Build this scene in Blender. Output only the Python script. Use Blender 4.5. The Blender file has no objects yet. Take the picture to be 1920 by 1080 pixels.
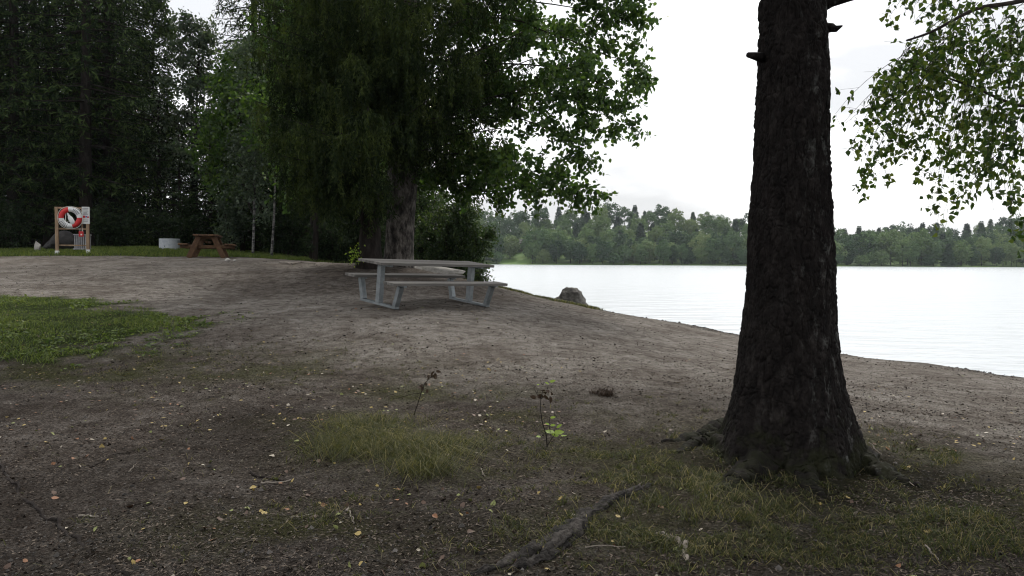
import bpy, math, random
import numpy as np
from mathutils import Vector, Matrix

rad = math.radians
random.seed(7)
scene = bpy.context.scene
COL = scene.collection

# ------------------------------------------------------------------ camera
FPX, CAMH = 1400.0, 1.25
TH, RO = math.atan(50 / 1400.0), rad(0.3)
cam_d = bpy.data.cameras.new('camera'); cam = bpy.data.objects.new('camera', cam_d); COL.objects.link(cam)
cam_d.sensor_width = 36; cam_d.lens = 36 * FPX / 1920; cam_d.clip_start = 0.05; cam_d.clip_end = 5000
RM = Matrix.Rotation(math.pi / 2 - TH, 3, 'X') @ Matrix.Rotation(RO, 3, 'Z')
cam.matrix_world = Matrix.Translation((0, 0, CAMH)) @ RM.to_4x4()
scene.camera = cam
RN = np.array(RM)

# ------------------------------------------------------------------ sky, sun, exposure
SUN_EL, SUN_AZ = rad(50), rad(14)
world = bpy.data.worlds.new('World'); scene.world = world; world.use_nodes = True
wn = world.node_tree.nodes; wl = world.node_tree.links
bg = wn['Background']; bg.inputs['Strength'].default_value = 0.1
sky = wn.new('ShaderNodeTexSky'); sky.sky_type = 'NISHITA'; sky.sun_disc = False
sky.sun_elevation = SUN_EL; sky.sun_rotation = SUN_AZ; sky.dust_density = 3
tc = wn.new('ShaderNodeTexCoord')
mp = wn.new('ShaderNodeMapping'); mp.inputs['Scale'].default_value = (1.0, 1.0, 3.2)
nz = wn.new('ShaderNodeTexNoise'); nz.inputs['Scale'].default_value = 2.1; nz.inputs['Detail'].default_value = 5; nz.inputs['Roughness'].default_value = 0.5
cr = wn.new('ShaderNodeValToRGB')
cr.color_ramp.elements[0].position = 0.42; cr.color_ramp.elements[0].color = (5.2, 5.3, 5.45, 1)
cr.color_ramp.elements[1].position = 0.60; cr.color_ramp.elements[1].color = (9.4, 9.45, 9.5, 1)
mx = wn.new('ShaderNodeMix'); mx.data_type = 'RGBA'; mx.inputs[0].default_value = 0.93
wl.new(tc.outputs['Generated'], mp.inputs['Vector']); wl.new(mp.outputs['Vector'], nz.inputs['Vector'])
wl.new(nz.outputs['Fac'], cr.inputs['Fac'])
wl.new(sky.outputs['Color'], mx.inputs[6]); wl.new(cr.outputs['Color'], mx.inputs[7])
# an overcast sky is brighter overhead than at the horizon
sx = wn.new('ShaderNodeSeparateXYZ'); wl.new(tc.outputs['Generated'], sx.inputs[0])
zr = wn.new('ShaderNodeMapRange'); zr.inputs[1].default_value = 0; zr.inputs[2].default_value = 1; zr.inputs[3].default_value = 1.22; zr.inputs[4].default_value = 2.0; wl.new(sx.outputs['Z'], zr.inputs[0])
mz = wn.new('ShaderNodeVectorMath'); mz.operation = 'SCALE'; wl.new(mx.outputs[2], mz.inputs[0]); wl.new(zr.outputs[0], mz.inputs['Scale'])
wl.new(mz.outputs[0], bg.inputs['Color'])

sun_d = bpy.data.lights.new('sun', 'SUN'); sun_d.energy = 2.3; sun_d.angle = rad(13); sun_d.color = (1, 0.95, 0.87)
sun = bpy.data.objects.new('sun', sun_d); COL.objects.link(sun)
sv = Vector((math.sin(SUN_AZ) * math.cos(SUN_EL), math.cos(SUN_AZ) * math.cos(SUN_EL), math.sin(SUN_EL)))
sun.rotation_euler = sv.to_track_quat('Z', 'Y').to_euler(); sun.location = sv * 60

vs = scene.view_settings
vs.view_transform = 'Standard'; vs.look = 'None'; vs.exposure = 0.32; vs.gamma = 1.0; vs.use_curve_mapping = False
scene.render.engine = 'CYCLES'
cy = scene.cycles
cy.max_bounces = 6; cy.diffuse_bounces = 3; cy.glossy_bounces = 2; cy.transmission_bounces = 3; cy.volume_bounces = 0
cy.caustics_reflective = False; cy.caustics_refractive = False
cy.sample_clamp_indirect = 4; cy.use_denoising = True; cy.filter_width = 1.1

# ------------------------------------------------------------------ helpers
def at(px, py, d):
    """point on the line of sight of pixel (px,py) at forward distance d"""
    v = RN @ np.array([(px - 960) / FPX, -(py - 540) / FPX, -1.0])
    return np.array([0, 0, CAMH]) + v * (d / v[1])

def hash3(ix, iy, iz, seed):
    h = (ix.astype(np.int64) * 374761393 + iy.astype(np.int64) * 668265263 + iz.astype(np.int64) * 2147483647 + seed * 974634777) & 0xffffffff
    h = ((h ^ (h >> 13)) * 1274126177) & 0xffffffff
    h = ((h ^ (h >> 16)) * 2246822519) & 0xffffffff
    return ((h ^ (h >> 15)) & 0xffffff) / float(0xffffff)

def vnoise(p, seed=0):
    p = np.asarray(p, float); i = np.floor(p).astype(np.int64); f = p - i; f = f * f * (3 - 2 * f)
    out = np.zeros(len(p))
    for dx in (0, 1):
        for dy in (0, 1):
            for dz in (0, 1):
                w = (f[:, 0] if dx else 1 - f[:, 0]) * (f[:, 1] if dy else 1 - f[:, 1]) * (f[:, 2] if dz else 1 - f[:, 2])
                out += w * hash3(i[:, 0] + dx, i[:, 1] + dy, i[:, 2] + dz, seed)
    return out * 2 - 1

def fbm(p, octs=4, seed=0, gain=0.5):
    p = np.asarray(p, float); s = np.zeros(len(p)); a = 1.0; t = 0
    for o in range(octs):
        s += a * vnoise(p * (2.03 ** o) + 17.3 * o, seed + o); t += a; a *= gain
    return s / t

def worley(p, seed=0):
    """distance to nearest and second nearest feature point"""
    p = np.asarray(p, float); i = np.floor(p).astype(np.int64)
    d1 = np.full(len(p), 9.0); d2 = np.full(len(p), 9.0)
    for dx in (-1, 0, 1):
        for dy in (-1, 0, 1):
            for dz in (-1, 0, 1):
                c = i + [dx, dy, dz]
                q = np.stack([c[:, k] + hash3(c[:, 0], c[:, 1], c[:, 2], seed + 11 * k) for k in range(3)], 1)
                d = np.sqrt(((q - p) ** 2).sum(1))
                m = d < d1
                d2 = np.where(m, d1, np.minimum(d2, d)); d1 = np.where(m, d, d1)
    return d1, d2

def smooth(a, b, x):
    t = np.clip((x - a) / (b - a), 0, 1); return t * t * (3 - 2 * t)

class MB:
    """collects vertices and faces, links them as ONE mesh object"""
    def __init__(s): s.v = []; s.f = []; s.n = 0
    def add(s, v, f, mat=0):
        v = np.asarray(v, float).reshape(-1, 3); f = np.asarray(f, np.int64)
        s.v.append(v); s.f.append((f + s.n, mat)); s.n += len(v)
    def join(s, o, mat):
        s.f += [(f + s.n, mat) for f, _ in o.f]; s.v += o.v; s.n += o.n; return s
    def mesh(s, name, mats, shade=False):
        me = bpy.data.meshes.new(name)
        V = np.concatenate(s.v).astype(np.float32)
        me.vertices.add(len(V)); me.vertices.foreach_set('co', V.ravel())
        loops = np.concatenate([f.ravel() for f, _ in s.f]).astype(np.int32)
        tot = np.concatenate([np.full(len(f), f.shape[1]) for f, _ in s.f]).astype(np.int32)
        mi = np.concatenate([np.full(len(f), m) for f, m in s.f]).astype(np.int32)
        st = np.concatenate([[0], np.cumsum(tot)[:-1]]).astype(np.int32)
        me.loops.add(len(loops)); me.loops.foreach_set('vertex_index', loops)
        me.polygons.add(len(tot)); me.polygons.foreach_set('loop_start', st); me.polygons.foreach_set('loop_total', tot)
        for m in (mats if isinstance(mats, (list, tuple)) else [mats]): me.materials.append(m)
        me.polygons.foreach_set('material_index', mi)
        me.polygons.foreach_set('use_smooth', np.full(len(tot), shade))
        me.update(calc_edges=True); me.validate()
        return me
    def build(s, name, mats, parent=None, shade=False, origin=None):
        if origin is not None: s.v = [v - np.asarray(origin) for v in s.v]
        o = bpy.data.objects.new(name, s.mesh(name, mats, shade)); COL.objects.link(o)
        if origin is not None: o.location = origin
        if parent is not None: o.parent = parent
        return o

def tag(o, label=None, cat=None, group=None, kind=None):
    for k, v in (('label', label), ('category', cat), ('group', group), ('kind', kind)):
        if v: o[k] = v
    return o

def empty(name, loc, label, cat, group=None, rz=0):
    o = bpy.data.objects.new(name, None); COL.objects.link(o); o.location = loc; o.rotation_euler = (0, 0, rz)
    return tag(o, label, cat, group)

def copy_tree(o, parent=None):
    c = o.copy(); COL.objects.link(c)
    if parent is not None: c.parent = parent
    for ch in list(o.children): copy_tree(ch, c)
    return c

def tube(mb, P, r, n=6, mat=0, cap=True):
    P = np.asarray(P, float); m = len(P); r = np.broadcast_to(np.asarray(r, float), (m,))
    T = np.gradient(P, axis=0); T /= np.linalg.norm(T, axis=1, keepdims=True) + 1e-12
    up = np.array([0, 0, 1.0]) if abs(T[0][2]) < 0.9 else np.array([1.0, 0, 0])
    N = np.zeros((m, 3)); N[0] = np.cross(T[0], up); N[0] /= np.linalg.norm(N[0])
    for i in range(1, m):
        v = N[i - 1] - T[i] * N[i - 1].dot(T[i]); N[i] = v / (np.linalg.norm(v) + 1e-12)
    B = np.cross(T, N); a = np.arange(n) * 2 * math.pi / n
    V = P[:, None] + r[:, None, None] * (np.cos(a)[None, :, None] * N[:, None] + np.sin(a)[None, :, None] * B[:, None])
    i = np.arange(m - 1)[:, None] * n; j = np.arange(n)[None]; k = (j + 1) % n
    F = np.stack([i + j, i + k, i + n + k, i + n + j], -1).reshape(-1, 4)
    mb.add(V.reshape(-1, 3), F, mat)
    if cap and n >= 3:
        base = mb.n - m * n
        mb.f.append((np.array([list(range(base + (m - 1) * n, base + m * n))]), mat))
        mb.f.append((np.array([list(range(base + n - 1, base - 1, -1))]), mat))
    return V

def box(mb, c, s, M=None, mat=0, bev=0.0):
    """box centred at c, size s, optional 3x3 M, chamfered edges when bev"""
    c = np.asarray(c, float); h = np.asarray(s, float) / 2
    if bev <= 0:
        V = np.array([[x, y, z] for x in (-1, 1) for y in (-1, 1) for z in (-1, 1)]) * h
        F = [[0, 1, 3, 2], [4, 6, 7, 5], [0, 4, 5, 1], [2, 3, 7, 6], [0, 2, 6, 4], [1, 5, 7, 3]]
        if M is not None: V = V @ np.asarray(M).T
        mb.add(V + c, F, mat); return
    V = []; idx = {}
    for x in (-1, 1):
        for y in (-1, 1):
            for z in (-1, 1):
                for ax in range(3):
                    v = np.array([x, y, z]) * (h - bev); v[ax] = np.array([x, y, z])[ax] * h[ax]
                    idx[(x, y, z, ax)] = len(V); V.append(v)
    F4 = []; F3 = []
    for ax in range(3):
        o = [a for a in range(3) if a != ax]
        for s_ in (-1, 1):
            q = []
            for u, w in ((-1, -1), (1, -1), (1, 1), (-1, 1)):
                k = [0, 0, 0]; k[ax] = s_; k[o[0]] = u; k[o[1]] = w; q.append(idx[(*k, ax)])
            F4.append(q)
        for u in (-1, 1):
            for w in (-1, 1):
                k0 = [0, 0, 0]; k0[o[0]] = u; k0[o[1]] = w; k1 = list(k0); k0[ax] = -1; k1[ax] = 1
                F4.append([idx[(*k0, o[0])], idx[(*k1, o[0])], idx[(*k1, o[1])], idx[(*k0, o[1])]])
    for x in (-1, 1):
        for y in (-1, 1):
            for z in (-1, 1): F3.append([idx[(x, y, z, a)] for a in range(3)])
    V = np.array(V)
    if M is not None: V = V @ np.asarray(M).T
    n0 = mb.n; mb.add(V + c, F4, mat); mb.f.append((np.array(F3) + n0, mat))

def unit(v): return v / (np.linalg.norm(v, axis=-1, keepdims=True) + 1e-9)

LEAF6 = np.array([[0, 0], [.22, .36], [.6, .40], [1, 0], [.6, -.40], [.22, -.36]])
LEAFB = np.array([[0, 0], [.22, .40], [.5, .33], [1, 0], [.5, -.33], [.22, -.40]])
KITE = np.array([[0, 0], [.4, .5], [1, 0], [.4, -.5]])

def cards(mb, P, D, N, L, W, tmpl=KITE, fold=0.0, mat=0):
    """one small flat leaf/sprig per point: along D, facing N"""
    D = unit(D); S = unit(np.cross(N, D)); N = np.cross(D, S); m = len(P); k = len(tmpl)
    L = np.broadcast_to(L, (m,)); W = np.broadcast_to(W, (m,))
    V = P[:, None] + D[:, None] * (tmpl[None, :, :1] * L[:, None, None]) + S[:, None] * (tmpl[None, :, 1:] * W[:, None, None])
    if fold: V += N[:, None] * (np.abs(tmpl[None, :, 1:]) * W[:, None, None] * fold)
    mb.add(V.reshape(-1, 3), np.arange(m * k).reshape(m, k), mat)

def blades(mb, P, H, W, lean, rng, mat=0, flop=1.0):
    """curved grass blades, two quads each"""
    m = len(P); a = rng.uniform(0, 2 * math.pi, m); H = np.broadcast_to(H, (m,)); W = np.broadcast_to(W, (m,))
    out = np.stack([np.cos(a), np.sin(a), 0 * a], 1); ln = lean * rng.uniform(.3, 1.5, m)
    b = rng.uniform(0, 2 * math.pi, m); sd = np.stack([np.cos(b), np.sin(b), 0 * b], 1) * (W / 2)[:, None]
    mid = P + out * (H * ln * .38)[:, None]; mid[:, 2] += H * .58
    tip = P + out * (H * ln * 1.1 * flop)[:, None]; tip[:, 2] += H * np.clip(1.0 - .55 * ln * flop, .12, 1)
    V = np.stack([P - sd, P + sd, mid - sd * .8, mid + sd * .8, tip - sd * .12, tip + sd * .12], 1)
    i = np.arange(m)[:, None] * 6
    F = np.concatenate([i + [[0, 1, 3, 2]], i + [[2, 3, 5, 4]]])
    mb.add(V.reshape(-1, 3), F, mat)

# ------------------------------------------------------------------ materials
def newmat(name):
    m = bpy.data.materials.new(name); m.use_nodes = True
    nt = m.node_tree; return m, nt.nodes, nt.links, nt.nodes['Principled BSDF']

def ramp(n, stops):
    r = n.new('ShaderNodeValToRGB'); e = r.color_ramp.elements
    while len(e) < len(stops): e.new(0.5)
    for k, (p, c) in enumerate(stops): e[k].position = p; e[k].color = (*c, 1)
    return r

def noise_mat(name, stops, scale=8, detail=6, rough=0.85, bump=0.3, bscale=40, stretch=(1, 1, 1), spec=0.3, bdist=0.02, isl=0):
    m, n, l, p = newmat(name)
    t = n.new('ShaderNodeTexCoord'); mpn = n.new('ShaderNodeMapping'); mpn.inputs['Scale'].default_value = stretch
    l.new(t.outputs['Object'], mpn.inputs['Vector'])
    a = n.new('ShaderNodeTexNoise'); a.inputs['Scale'].default_value = scale; a.inputs['Detail'].default_value = detail; a.inputs['Roughness'].default_value = .65
    l.new(mpn.outputs['Vector'], a.inputs['Vector'])
    r = ramp(n, stops)
    if isl:
        ge = n.new('ShaderNodeNewGeometry'); ma = n.new('ShaderNodeMath'); ma.operation = 'MULTIPLY_ADD'; ma.inputs[1].default_value = isl; l.new(ge.outputs['Random Per Island'], ma.inputs[0])
        sb_ = n.new('ShaderNodeMath'); sb_.operation = 'SUBTRACT'; sb_.inputs[1].default_value = isl / 2; l.new(a.outputs['Fac'], sb_.inputs[0]); l.new(sb_.outputs[0], ma.inputs[2]); l.new(ma.outputs[0], r.inputs['Fac'])
    else: l.new(a.outputs['Fac'], r.inputs['Fac'])
    l.new(r.outputs['Color'], p.inputs['Base Color'])
    p.inputs['Roughness'].default_value = rough; p.inputs['Specular IOR Level'].default_value = spec
    if bump:
        b = n.new('ShaderNodeTexNoise'); b.inputs['Scale'].default_value = bscale; b.inputs['Detail'].default_value = 5
        l.new(mpn.outputs['Vector'], b.inputs['Vector'])
        bp = n.new('ShaderNodeBump'); bp.inputs['Strength'].default_value = bump; bp.inputs['Distance'].default_value = bdist
        l.new(b.outputs['Fac'], bp.inputs['Height']); l.new(bp.outputs['Normal'], p.inputs['Normal'])
    return m

def leaf_mat(name, stops, trans=0.35, rough=0.55, clump=0.8, tcol=1.6, objvar=False, spec=.2, isl=.55):
    """foliage: colour varies leaf by leaf and clump by clump, some light passes through"""
    m, n, l, p = newmat(name)
    g = n.new('ShaderNodeNewGeometry'); t = n.new('ShaderNodeTexCoord')
    a = n.new('ShaderNodeTexNoise'); a.inputs['Scale'].default_value = clump; a.inputs['Detail'].default_value = 2
    l.new(t.outputs['Object'], a.inputs['Vector'])
    mm = n.new('ShaderNodeMath'); mm.operation = 'MULTIPLY_ADD'; mm.inputs[1].default_value = isl
    l.new(g.outputs['Random Per Island'], mm.inputs[0])
    m2 = n.new('ShaderNodeMath'); m2.operation = 'MULTIPLY'; m2.inputs[1].default_value = 1 - isl
    l.new(a.outputs['Fac'], m2.inputs[0])
    if objvar:
        oi = n.new('ShaderNodeObjectInfo'); m2.inputs[1].default_value = 0.15; mm.inputs[1].default_value = 0.2
        m3 = n.new('ShaderNodeMath'); m3.operation = 'MULTIPLY_ADD'; m3.inputs[1].default_value = .65
        l.new(oi.outputs['Random'], m3.inputs[0]); l.new(m2.outputs[0], m3.inputs[2]); l.new(m3.outputs[0], mm.inputs[2])
    else: l.new(m2.outputs[0], mm.inputs[2])
    r = ramp(n, stops); l.new(mm.outputs[0], r.inputs['Fac']); l.new(r.outputs['Color'], p.inputs['Base Color'])
    p.inputs['Roughness'].default_value = rough; p.inputs['Specular IOR Level'].default_value = spec
    if trans:
        tr = n.new('ShaderNodeBsdfTranslucent'); ms = n.new('ShaderNodeMixShader'); ms.inputs[0].default_value = trans
        mc = n.new('ShaderNodeMix'); mc.data_type = 'RGBA'; mc.blend_type = 'MULTIPLY'; mc.inputs[0].default_value = 1
        mc.inputs[7].default_value = (tcol * 1.1, tcol * 1.15, tcol * .55, 1)
        l.new(r.outputs['Color'], mc.inputs[6]); l.new(mc.outputs[2], tr.inputs['Color'])
        o = n['Material Output']; l.new(p.outputs[0], ms.inputs[1]); l.new(tr.outputs[0], ms.inputs[2]); l.new(ms.outputs[0], o.inputs['Surface'])
    return m

M = {}
M['bark_dark'] = noise_mat('bark_dark', [(.3, (.006, .005, .004)), (.55, (.02, .016, .014)), (.8, (.05, .045, .04))], 9, 8, .9, .5, 30, (1, 1, .35), spec=.1)
M['bark_grey'] = noise_mat('bark_grey', [(.40, (.010, .008, .007)), (.5, (.05, .043, .037)), (.60, (.12, .108, .096))], 8, 8, .9, 1.0, 16, (1, 1, .45), bdist=.07)
M['bark_birch'] = noise_mat('bark_birch', [(.44, (.015, .015, .015)), (.53, (.12, .117, .108)), (.8, (.22, .215, .20))], 5, 6, .8, .3, 20, (1, 1, 2.6))
M['twig'] = noise_mat('twig', [(.3, (.009, .007, .006)), (.7, (.032, .026, .022))], 12, 4, .9, 0, spec=.1)
M['dead_wood'] = noise_mat('dead_wood', [(.3, (.09, .075, .06)), (.7, (.24, .21, .18))], 20, 4, .9, .3, 60)
M['spruce'] = leaf_mat('spruce_needles', [(.2, (.004, .006, .003)), (.42, (.010, .017, .007)), (.58, (.028, .040, .013)), (.8, (.075, .095, .025))], .28, .8, 1.3, spec=.06, isl=.22)
M['spruce_far'] = leaf_mat('forest_needles', [(.15, (.003, .006, .004)), (.48, (.013, .024, .010)), (.78, (.058, .085, .028))], .12, .8, .5, spec=.04)
M['aspen'] = leaf_mat('aspen_leaves', [(.15, (.016, .034, .012)), (.5, (.034, .066, .018)), (.85, (.075, .115, .028))], .48, .45, .7)
M['birch'] = leaf_mat('birch_leaves', [(.15, (.016, .036, .012)), (.5, (.042, .075, .018)), (.85, (.11, .135, .03))], .45, .45, 1.5)
M['grey_leaf'] = leaf_mat('willow_leaves', [(.15, (.024, .04, .027)), (.5, (.052, .074, .05)), (.85, (.10, .125, .085))], .35, .5, .8)
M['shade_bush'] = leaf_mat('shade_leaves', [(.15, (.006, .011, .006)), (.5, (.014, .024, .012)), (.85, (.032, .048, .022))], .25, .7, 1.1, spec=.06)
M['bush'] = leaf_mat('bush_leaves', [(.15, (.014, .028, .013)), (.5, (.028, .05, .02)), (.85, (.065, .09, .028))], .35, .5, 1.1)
M['far_leaf'] = leaf_mat('far_leaves', [(.12, (.014, .034, .018)), (.4, (.042, .08, .034)), (.65, (.08, .13, .048)), (.9, (.135, .17, .075))], .15, .7, .3, objvar=True)
M['far_needle'] = leaf_mat('far_needles', [(.15, (.014, .032, .020)), (.5, (.028, .055, .032)), (.85, (.045, .078, .040))], .2, .7, .3, objvar=True)
M['grass'] = leaf_mat('grass_blades', [(.15, (.024, .042, .010)), (.5, (.07, .098, .022)), (.8, (.13, .15, .04)), (.95, (.24, .21, .09))], .35, .5, 1.3)
M['grass_dry'] = leaf_mat('dry_grass', [(.1, (.016, .019, .007)), (.4, (.034, .042, .014)), (.7, (.075, .074, .028)), (.95, (.26, .21, .13))], .35, .6, 2.0, isl=.75)
M['weed'] = leaf_mat('weed_leaves', [(.15, (.03, .052, .014)), (.5, (.072, .10, .028)), (.9, (.13, .165, .05))], .35, .5, 2, isl=.7)
M['grass_soft'] = leaf_mat('soft_grass', [(.1, (.014, .018, .006)), (.45, (.046, .052, .018)), (.75, (.10, .095, .038)), (.95, (.27, .22, .13))], .35, .6, 2.0, isl=.75)
M['grass_shade'] = leaf_mat('shade_grass', [(.1, (.012, .018, .006)), (.4, (.03, .042, .012)), (.65, (.062, .06, .022)), (.92, (.2, .16, .09))], .35, .6, 1.5, isl=.7)
M['moss'] = leaf_mat('moss', [(.15, (.02, .03, .006)), (.5, (.05, .06, .012)), (.85, (.11, .11, .02))], .2, .8, 3)
M['sapling'] = leaf_mat('sapling_leaves', [(.2, (.12, .2, .03)), (.8, (.26, .34, .05))], .45, .45, 3)
M['dead_leaf'] = leaf_mat('dead_leaves', [(.2, (.02, .013, .01)), (.8, (.05, .032, .022))], .1, .8, 3)
M['steel'] = noise_mat('galvanised_steel', [(.3, (.12, .135, .14)), (.7, (.21, .23, .24))], 9, 4, .45, .05, 60, spec=.5); M['steel'].node_tree.nodes['Principled BSDF'].inputs['Metallic'].default_value = .55
M['deck'] = noise_mat('weathered_decking', [(.3, (.075, .07, .064)), (.7, (.15, .14, .128))], 14, 6, .7, .25, 60, (.12, 1, 1), isl=.35)
M['log_brown'] = noise_mat('stained_timber', [(.3, (.055, .027, .013)), (.7, (.12, .066, .032))], 10, 6, .75, .3, 40, (.2, 1, 1), isl=.35)
M['post_wood'] = noise_mat('pine_post', [(.3, (.17, .11, .065)), (.7, (.32, .23, .15))], 10, 6, .75, .2, 50, (1, 1, .2))
M['white_paint'] = noise_mat('white_paint', [(.3, (.46, .47, .47)), (.7, (.6, .61, .6))], 6, 4, .5, 0)
M['red_paint'] = noise_mat('red_plastic', [(.3, (.36, .014, .016)), (.7, (.46, .022, .022))], 6, 3, .45, 0)
M['ink'] = noise_mat('dark_ink', [(.3, (.05, .05, .06)), (.7, (.1, .1, .11))], 6, 3, .6, 0)
M['blue_ink'] = noise_mat('blue_ink', [(.3, (.05, .07, .25)), (.7, (.07, .1, .3))], 6, 3, .6, 0)
M['rope'] = noise_mat('rope', [(.3, (.5, .5, .48)), (.7, (.65, .65, .62))], 60, 3, .9, .4, 200)
M['concrete'] = noise_mat('concrete', [(.3, (.25, .27, .29)), (.7, (.38, .40, .42))], 7, 6, .85, .2, 60)
M['granite'] = noise_mat('granite', [(.34, (.018, .017, .015)), (.47, (.05, .046, .04)), (.6, (.10, .094, .083)), (.75, (.19, .18, .165))], 5, 10, .85, .8, 12, bdist=.06)
M['dark_stone'] = noise_mat('dark_stone', [(.3, (.008, .0075, .0075)), (.7, (.028, .026, .025))], 5, 8, .9, .6, 14, bdist=.05)
M['pale_stone'] = noise_mat('pale_stone', [(.3, (.2, .19, .17)), (.7, (.4, .38, .35))], 9, 6, .85, .4, 30)
M['zinc'] = noise_mat('zinc', [(.3, (.17, .17, .18)), (.7, (.28, .28, .29))], 9, 4, .6, 0)
M['house_red'] = noise_mat('red_boards', [(.3, (.06, .022, .018)), (.7, (.1, .035, .03))], 3, 4, .8, 0)
M['roof_dark'] = noise_mat('roof_tiles', [(.3, (.05, .045, .045)), (.7, (.09, .08, .08))], 3, 4, .8, 0)
M['glass'] = noise_mat('window_glass', [(.3, (.05, .06, .07)), (.7, (.09, .1, .11))], 3, 3, .1, 0, spec=.6)
LITTER = {}
for nm, c0, c1 in (('yellow', (.17, .12, .03), (.32, .24, .08)), ('pale', (.19, .165, .125), (.40, .35, .28)), ('orange', (.12, .05, .02), (.22, .10, .045)),
                   ('brown', (.04, .024, .015), (.10, .055, .035)), ('green', (.10, .12, .03), (.20, .21, .07))):
    LITTER[nm] = noise_mat('leaf_' + nm, [(.3, c0), (.7, c1)], 30, 3, .6, 0)
    LITTER[nm].node_tree.nodes['Principled BSDF'].inputs['Specular IOR Level'].default_value = .4

# ------------------------------------------------------------------ terrain
WATER_Z = -0.6
CTRL = [  # px, py, forward distance: what the ground does where the photograph shows it
    (-250, 1080, 2.95), (400, 1080, 2.95), (960, 1080, 2.97), (1500, 1080, 3.0), (2050, 1080, 3.1),
    (0, 880, 4.5), (500, 880, 4.5), (960, 880, 4.55), (1470, 885, 4.75), (1900, 880, 5.0),
    (0, 700, 8.0), (480, 700, 8.0), (960, 700, 8.3), (1300, 720, 8.0), (1600, 740, 8.3), (1900, 760, 8.6),
    (1600, 690, 12.0), (1780, 695, 12.0), (1920, 706, 12.2), (1565, 660, 15.0), (1390, 628, 17.5), (1250, 603, 19.5), (1100, 577, 21.0), (950, 546, 21.5), (880, 530, 22.0),
    (1200, 650, 11.5), (960, 620, 11.4), (735, 580, 12.3), (918, 577, 13.5), (688, 566, 14.0), (850, 559, 14.9),
    (480, 600, 11.5), (200, 620, 10.5), (-150, 620, 10.2), (0, 545, 14.5), (250, 560, 14.0), (450, 540, 15.5),
    (-150, 500, 22.0), (0, 491, 23.0), (250, 486, 24.0), (400, 485, 22.8), (520, 492, 20.5), (620, 497, 18.6), (740, 497, 18.4), (810, 512, 18.3),
    (110, 477, 26.0), (165, 474.5, 26.5), (-100, 472, 30), (20, 470, 30.0), (300, 467, 30.0), (560, 484, 30)]
CP = [at(*c) for c in CTRL] + [np.array(v, float) for v in (
    (-60, -20, .8), (-60, 40, 2.2), (-60, 110, 4), (-20, 110, 3), (0, -20, .1), (10, -20, -.3), (-25, 0, .55), (-25, 10, .75), (11, 3, -.4), (-5.6, 30, .95), (-8, 45, 1.3), (-18, 50, 2.0), (-30, 50, 2.2), (0, 40, 0), (15, 30, -.6), (20, 10, -.6))]
CP = np.array(CP)
def _tps(r2): return np.where(r2 > 1e-12, .5 * r2 * np.log(r2 + 1e-12), 0)
_n = len(CP); _K = _tps(((CP[:, None, :2] - CP[None, :, :2]) ** 2).sum(-1)) + np.eye(_n) * 0.35
_P = np.c_[np.ones(_n), CP[:, :2]]
_A = np.block([[_K, _P], [_P.T, np.zeros((3, 3))]])
_W = np.linalg.solve(_A, np.r_[CP[:, 2], 0, 0, 0])

SHORE = np.array([(13, -60), (12, -10), (11.5, 3), (10.6, 8), (8.4, 12.2), (6.5, 15), (5.4, 17.5), (4.05, 19.5), (2.1, 21), (-.15, 21.6), (-1.3, 22.2), (-3.5, 26), (-5.6, 33), (-8, 45), (-10, 80), (-14, 260)], float)
def shore_dist(x, y):
    p = np.stack([x, y], 1); best = np.full(len(p), 1e9); sg = np.ones(len(p))
    for a, b in zip(SHORE[:-1], SHORE[1:]):
        d = b - a; t = np.clip(((p - a) @ d) / (d @ d), 0, 1); q = a + t[:, None] * d; v = p - q
        r = np.sqrt((v ** 2).sum(1)); m = r < best
        s = np.sign(d[0] * (p[:, 1] - a[1]) - d[1] * (p[:, 0] - a[0]))
        best = np.where(m, r, best); sg = np.where(m, s, sg)
    return best * sg

def zbase(x, y):
    x = np.atleast_1d(np.asarray(x, float)).ravel(); y = np.atleast_1d(np.asarray(y, float)).ravel()
    cx = np.clip(x, -70, 22); cyy = np.clip(y, -30, 115); z = np.zeros(len(x))
    for k in range(0, len(x), 40000):
        sl = slice(k, k + 40000); q = np.stack([cx[sl], cyy[sl]], 1)
        z[sl] = _tps(((q[:, None] - CP[None, :, :2]) ** 2).sum(-1)) @ _W[:_n] + _W[_n] + q @ _W[_n + 1:]
    s = shore_dist(x, y) + .25 * vnoise(np.stack([x * .7, y * .7, 0 * x], 1), 5)
    t = smooth(0, 3.2, -s)
    return z * (1 - t) + (-3.0) * t, s

def zg(x, y):
    z, s = zbase(x, y); x = np.atleast_1d(x).astype(float).ravel(); y = np.atleast_1d(y).astype(float).ravel()
    q = np.stack([x, y, 0 * x], 1)
    z = z + .035 * fbm(q * 1.3, 3, 21) + .018 * (1 - .6 * smooth(6, 10, y)) * fbm(q * 5, 3, 31)
    near = 1 - smooth(6, 11, np.hypot(x, y - 2))
    z = z + near * .010 * fbm(q * 20, 2, 41)
    # root mound round the big trunk in front
    tx, ty = TRUNK[0], TRUNK[1]
    d = np.hypot(x - tx, y - ty)
    z = z - .01 * np.exp(-(d / 1.0) ** 2)
    return z
TRUNK = at(1478, 850, 5.2)
def gz(x, y): return float(zg(np.array([x]), np.array([y]))[0])

_ds = np.concatenate([np.linspace(2.2, 16, 700), np.linspace(16.02, 60, 900)])
def g(px, py):
    """ground point under a pixel of the photograph"""
    v = RN @ np.array([(px - 960) / FPX, -(py - 540) / FPX, -1.0]); v = v / v[1]
    X = v[0] * _ds; Z = CAMH + v[2] * _ds; G = zg(X, _ds)
    i = np.argmax(G >= Z)
    if G[i] < Z[i]: i = len(_ds) - 1
    return np.array([X[i], _ds[i], G[i]])

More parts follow.
